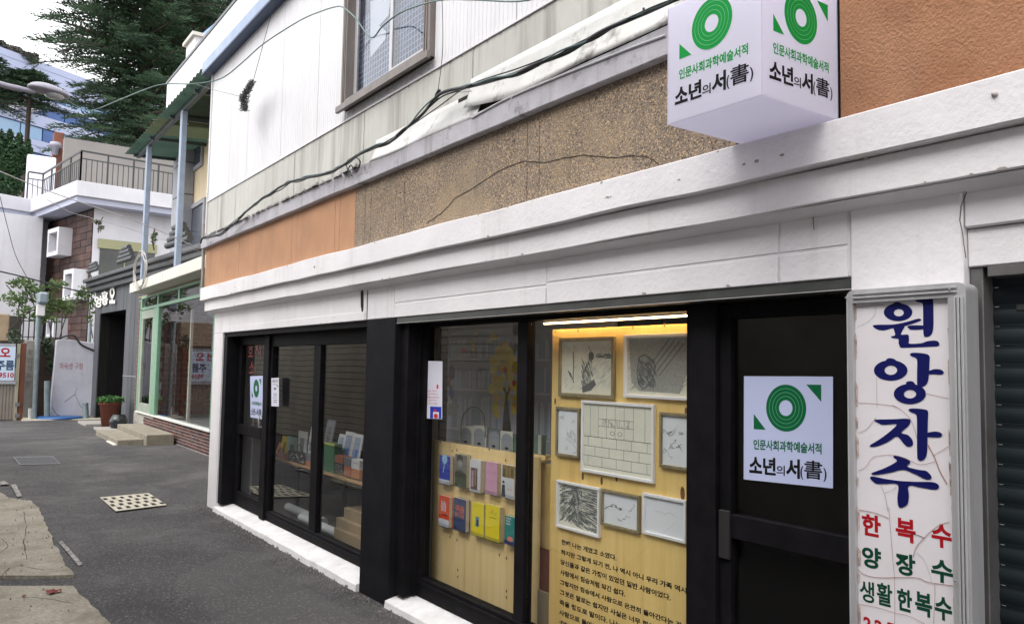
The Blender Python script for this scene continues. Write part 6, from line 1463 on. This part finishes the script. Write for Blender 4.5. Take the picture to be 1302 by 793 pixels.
# =================================================================== OFFICE BLOCK far behind
t = thing('office_building', 'pale blue clad office block with blue window bands behind the trees', 'office building', (5, 74, 0))
e0 = Vector((2.427, 71, 0)); e1 = Vector((11.35, 76.24, 0)); ed = (e1-e0).normalized(); e0 = e0-ed*7; en = Vector((ed.y, -ed.x, 0))
def ez(x, y): p = plane_pt(x, y, Vector((2.427, 71, 0)), en); return p.z
def ebox(t0, t1, o0, o1, z0, z1): P = lambda a, b, z: e0+ed*a+en*b+Vector((0, 0, z)); g = MB(); return g.hexa([P(t0, o0, z0), P(t1, o0, z0), P(t1, o1, z0), P(t0, o1, z0), P(t0, o0, z1), P(t1, o0, z1), P(t1, o1, z1), P(t0, o1, z1)])
LEN = 34
zs_ = [25.2, ez(0, 97), ez(0, 106), ez(0, 115), ez(0, 131), ez(0, 147), ez(0, 167), ez(0, 182), ez(0, 205), ez(0, 225)]
ebox(0, LEN, -10, -.3, 0, 25.0).build('core', office_g, t)
k = 0
for (za, zb) in ((ez(0, 97), 25.2), (ez(0, 147), ez(0, 131)-.0), (ez(0, 182), ez(0, 165)), (ez(0, 115), ez(0, 108)), (ez(0, 215), ez(0, 200)), (0, ez(0, 230))):
    n_ = max(1, int((zb-za)/.5))
    for j in range(min(n_, 12)): ebox(0, LEN, -.29, .02*(j % 2), za+(zb-za)*j/min(n_, 12)+.02, za+(zb-za)*(j+1)/min(n_, 12)).build('cladding_band', office_w, t)
for (za, zb, mm) in ((ez(0, 108), ez(0, 98), office_g2), (ez(0, 130), ez(0, 116), office_g), (ez(0, 164), ez(0, 148), office_g2), (ez(0, 199), ez(0, 183), office_g)):
    tt = 0; kk = 0
    while tt < LEN: ebox(tt+.05, min(LEN, tt+1.75), -.29, -.12, za, zb).build('window_pane', mm if (kk*7) % 3 else office_g, t); tt += 1.8; kk += 1
for i, (x, y) in enumerate(((4, 131), (31, 134))):
    p = plane_pt(x, y, Vector((2.427, 71, 0)), en); tt = (p-e0).dot(ed); u = ebox(tt-.55, tt+.75, .05, .7, p.z-.4, p.z+.55).build('air_conditioner', ac_m, t, .04)
    g = MB(); n_ = 16; cc = e0+ed*tt+en*.72+Vector((0, 0, p.z+.07)); vs = [cc+(ed*math.cos(2*PI*k/n_)+Vector((0, 0, 1))*math.sin(2*PI*k/n_))*.34 for k in range(n_)]; g.add(vs, [tuple(range(n_))]); g.build('fan_grille', C('fan_dark', (.2, .2, .22)), u)

# =================================================================== VEGETATION
def conifer(base, z0, z1, R0, seed, label, cut=0, nb=260):
    rr = random.Random(seed); t = thing('cedar_tree', label, 'tree', base)
    bx, by = base[0], base[1]
    g = MB(); g.tube([(bx, by, 0), (bx+.1, by, z0), (bx, by, (z0+z1)/2), (bx, by, z1)], [R0*.06, R0*.05, R0*.03, .03], 9); g.build('trunk', bark, t)
    br = MB(); fo = MB(); up = Vector((0, 0, 1))
    for i in range(nb):
        f_ = (i+rr.random())/nb; z = z0+(z1-z0)*f_**.95; L = R0*(1-f_)**.75*rr.uniform(.62, 1.12)+.5
        a = i*2.39996+rr.uniform(-.3, .3)
        if cut and z < cut and math.cos(a) < -.1: L *= .55
        d = Vector((math.cos(a), math.sin(a), 0)); side = Vector((-d.y, d.x, 0))
        rise = rr.uniform(.02, .16); drop = rr.uniform(.10, .22)
        pt = lambda s_: Vector((bx, by, z))+d*L*s_+up*(L*(rise*s_-drop*s_*s_*1.3))+side*.05*L*math.sin(s_*3+i)
        br.tube([pt(s_/5) for s_ in range(6)], [.07*(1-s_/6)*max(.5, L/5)+.01 for s_ in range(6)], 4, False)
        ns = int(6+L*3.3)
        for j in range(ns):
            s_ = .12+.88*j/ns; p = pt(s_)
            for sg in (-1, 1):
                l2 = L*.27*(1-s_*.68)*rr.uniform(.6, 1.2)+.25
                dd = (d*rr.uniform(.45, .9)+side*sg*rr.uniform(.6, 1)+up*rr.uniform(-.12, .14)).normalized()
                nn = 5+int(l2*5.0)
                for k in range(nn):
                    q = p+dd*l2*(k+.5)/nn+up*(-.10*l2*((k+.5)/nn)**2+rr.uniform(-.05, .05)); sz = rr.uniform(.13, .26)
                    u = (dd+side*rr.uniform(-.8, .8)+d*rr.uniform(-.3, .6)+up*rr.uniform(-.25, .45)).normalized(); v = u.cross(up+Vector((rr.uniform(-.6, .6), rr.uniform(-.6, .6), 0))).normalized()
                    fo.add([q-u*sz*.4-v*sz*.16, q+u*sz, q-u*sz*.4+v*sz*.16], [(0, 1, 2)])
                    if k % 2: fo.add([q-u*sz*.3-up*sz*.18, q+u*sz*.9+up*sz*.05, q-u*sz*.3+up*sz*.16], [(0, 1, 2)])
    br.build('branches', bark, t); o = fo.build('crown', cedar_leaf, t); o['kind'] = 'stuff'
    return t
pc = onY(182, 100, 47.5); conifer((pc.x, 47.5, 0), onY(150, 208, 47.5).z+.2, 36, 6.9, 21, 'huge dark green cedar towering behind the white house', cut=onY(60, 62, 47.5).z, nb=470)
pc = onY(262, 60, 54); conifer((pc.x, 54, 0), 13, 36, 6.2, 22, 'second dark cedar half hidden behind the larger one and the rooftops', nb=260)
pc = onY(36, 110, 56); conifer((pc.x, 56, 0), onY(36, 128, 56).z, onY(38, 90, 56).z, 2.6, 23, 'small pointed cedar top in front of the office block', nb=46)
pc = onY(-30, 110, 57); conifer((pc.x, 57, 0), onY(-30, 130, 57).z, onY(-30, 55, 57).z, 3.6, 24, 'cedar branch tips entering at the left edge before the office block', nb=60)
def bush(name, label, cat, blobs, n, m_, sz, seed, Y, stems=None):
    rr = random.Random(seed); base = onY(blobs[0][0], blobs[0][1], Y); t = thing(name, label, cat, (base.x, Y, 0 if stems is None else base.z-1))
    g = MB(); scl = (onY(100, 300, Y)-onY(101, 300, Y)).length
    for (x, y, rx, ry, w_) in blobs:
        for i in range(int(n*w_)):
            a = rr.uniform(0, 2*PI); b = rr.uniform(-1, 1); r_ = rr.random()**.4; k_ = math.sqrt(1-b*b)
            p = onY(x, y, Y)+Vector((math.cos(a)*k_*rx*scl, math.sin(a)*k_*rx*scl, b*ry*scl))*r_
            u = Vector((rr.uniform(-1, 1), rr.uniform(-1, 1), rr.uniform(-.6, 1))).normalized(); v = u.cross(Vector((rr.uniform(-1, 1), rr.uniform(-1, 1), rr.uniform(-1, 1)))).normalized(); s_ = sz*rr.uniform(.6, 1.3)
            g.quad(p-u*s_, p-v*s_*.5, p+u*s_, p+v*s_*.5)
    o = g.build('crown', m_, t); o['kind'] = 'stuff'
    st = MB()
    for pts in (stems or []): st.tube(bez([onY(x, y, Y) for x, y in pts], 3), .022, 4)
    if st.v: st.build('stems', bark, t)
    return t
o_ = bush('conifer_shrub', 'rounded dark green conifer shrub at the left edge above the terrace', 'shrub', [(8, 205, 16, 32, 1), (20, 200, 17, 28, 1), (-5, 195, 16, 36, 1), (33, 200, 9, 20, .5), (10, 235, 20, 18, .6), (13, 172, 4, 8, .12), (25, 176, 4, 8, .12), (36, 184, 3, 9, .1)], 2600, shrub_leaf, .085, 31, 44.2)
g = MB(); p = onY(12, 240, 44.2); g.tube([(p.x, 44.2, 0), (p.x, 44.2, p.z)], .15, 8); g.build('trunk', bark, o_)
bush('climbing_vine', 'sparse leafy vine tangled in front of the white house', 'vine', [(28, 360, 18, 8, .8), (18, 380, 18, 10, .9), (45, 372, 16, 14, 1), (62, 385, 16, 16, 1), (85, 388, 18, 14, 1), (105, 372, 10, 12, .5), (72, 362, 14, 8, .5), (116, 390, 6, 34, .45), (34, 396, 18, 9, .6), (60, 405, 24, 8, .4)], 190, vine_leaf, .075, 33, YE+.9,
     [[(20, 430), (30, 400), (18, 375), (8, 362)], [(50, 440), (48, 405), (38, 375), (22, 352)], [(66, 430), (62, 400), (72, 372), (80, 358)], [(75, 432), (85, 400), (98, 378), (110, 366)], [(118, 430), (114, 400), (117, 370), (116, 350)], [(10, 420), (40, 395), (70, 388), (100, 392)]])
bush('dark_ivy', 'dark ivy hanging between the stone post and the white wall', 'ivy', [(62, 445, 8, 14, 1), (64, 465, 6, 12, .8), (58, 435, 9, 8, .5), (18, 430, 10, 14, .8)], 220, mat('dark_ivy_leaf', (.02, .04, .018), (.035, .06, .025), scale=9, rough=.6), .06, 35, YE-.2)
bush('roof_planting', 'dry hedge along the roof edge of the office block', 'hedge', [(x, 57+x*.40, 6, 4+2*((x*7)%3), 1) for x in range(-5, 50, 7)], 190, mat('dry_hedge', (.07, .075, .06), (.11, .10, .09), scale=4, rough=.9), .16, 37, 72)
bush('terrace_twig', 'small leafy twig sprouting beside the grey stone column', 'twig', [(196, 302, 4, 10, 1)], 60, vine_leaf, .05, 38, 24, [[(196, 318), (194, 305), (197, 290)]])
o = bush('wall_sapling', 'small sapling growing out of the white house wall', 'sapling', [(124, 282, 7, 3, 1), (128, 290, 4, 6, .6)], 60, mat('dull_sapling', (.08, .08, .05), rough=.8), .06, 39, 32.6, [[(125, 296), (126, 285), (131, 276)], [(126, 285), (121, 280)]])

# =================================================================== OPPOSITE SIDE OF THE LANE (seen in the glass)
t = thing('block_wall', 'long dark block wall across the lane, mirrored in the shop windows', 'wall', (-1.2, 9, 0))
MB().box(-1.5, -1.16, 10.5, 24, -.05, 2.75).build('wall_core', mat('dark_joint', (.09, .08, .07), rough=.95), t); MB().box(-1.5, -1.14, -3, 10.49, -.05, 2.9).build('plain_wall', mat('dark_render', (.30, .285, .255), (.20, .19, .17), scale=.8, rough=.95), t)
g = MB(); bl = mat('grey_block', (.68, .63, .54), (.54, .50, .43), scale=1.2, rough=.9, streak=((.7, .66, .6), 2, .55, .75, .5)); rr = random.Random(2)
for r_ in range(19):
    y = 10.5+(.25 if r_ % 2 else 0)
    while y < 23.9: g.box(-1.159, -1.145+rr.uniform(-.003, .003), y+.008, min(23.9, y+.5), .05+r_*.14, .05+r_*.14+.125); y += .5
o = g.build('block_courses', bl, t); o['kind'] = 'stuff'
t = thing('opposite_house', 'grey house across the lane, seen only as a reflection in the glass', 'house', (-4, 4, 0))
MB().box(-9, -3.2, -6, 13, -.05, 6.8).build('wall', mat('house_grey', (.22, .21, .19), (.17, .16, .15), scale=.8, rough=.9), t)
for y in (-3, 0, 3, 6.5, 10): f_ = MB().box(-3.2, -3.12, y, y+1.3, 3.4, 4.9).build('window', white_far, t); MB().box(-3.12, -3.11, y+.08, y+1.22, 3.48, 4.82).build('window_pane', office_g, f_)
MB().box(-9.2, -2.9, -6.2, 13.2, 6.8, 7.0).build('roof_slab', old_conc, t)
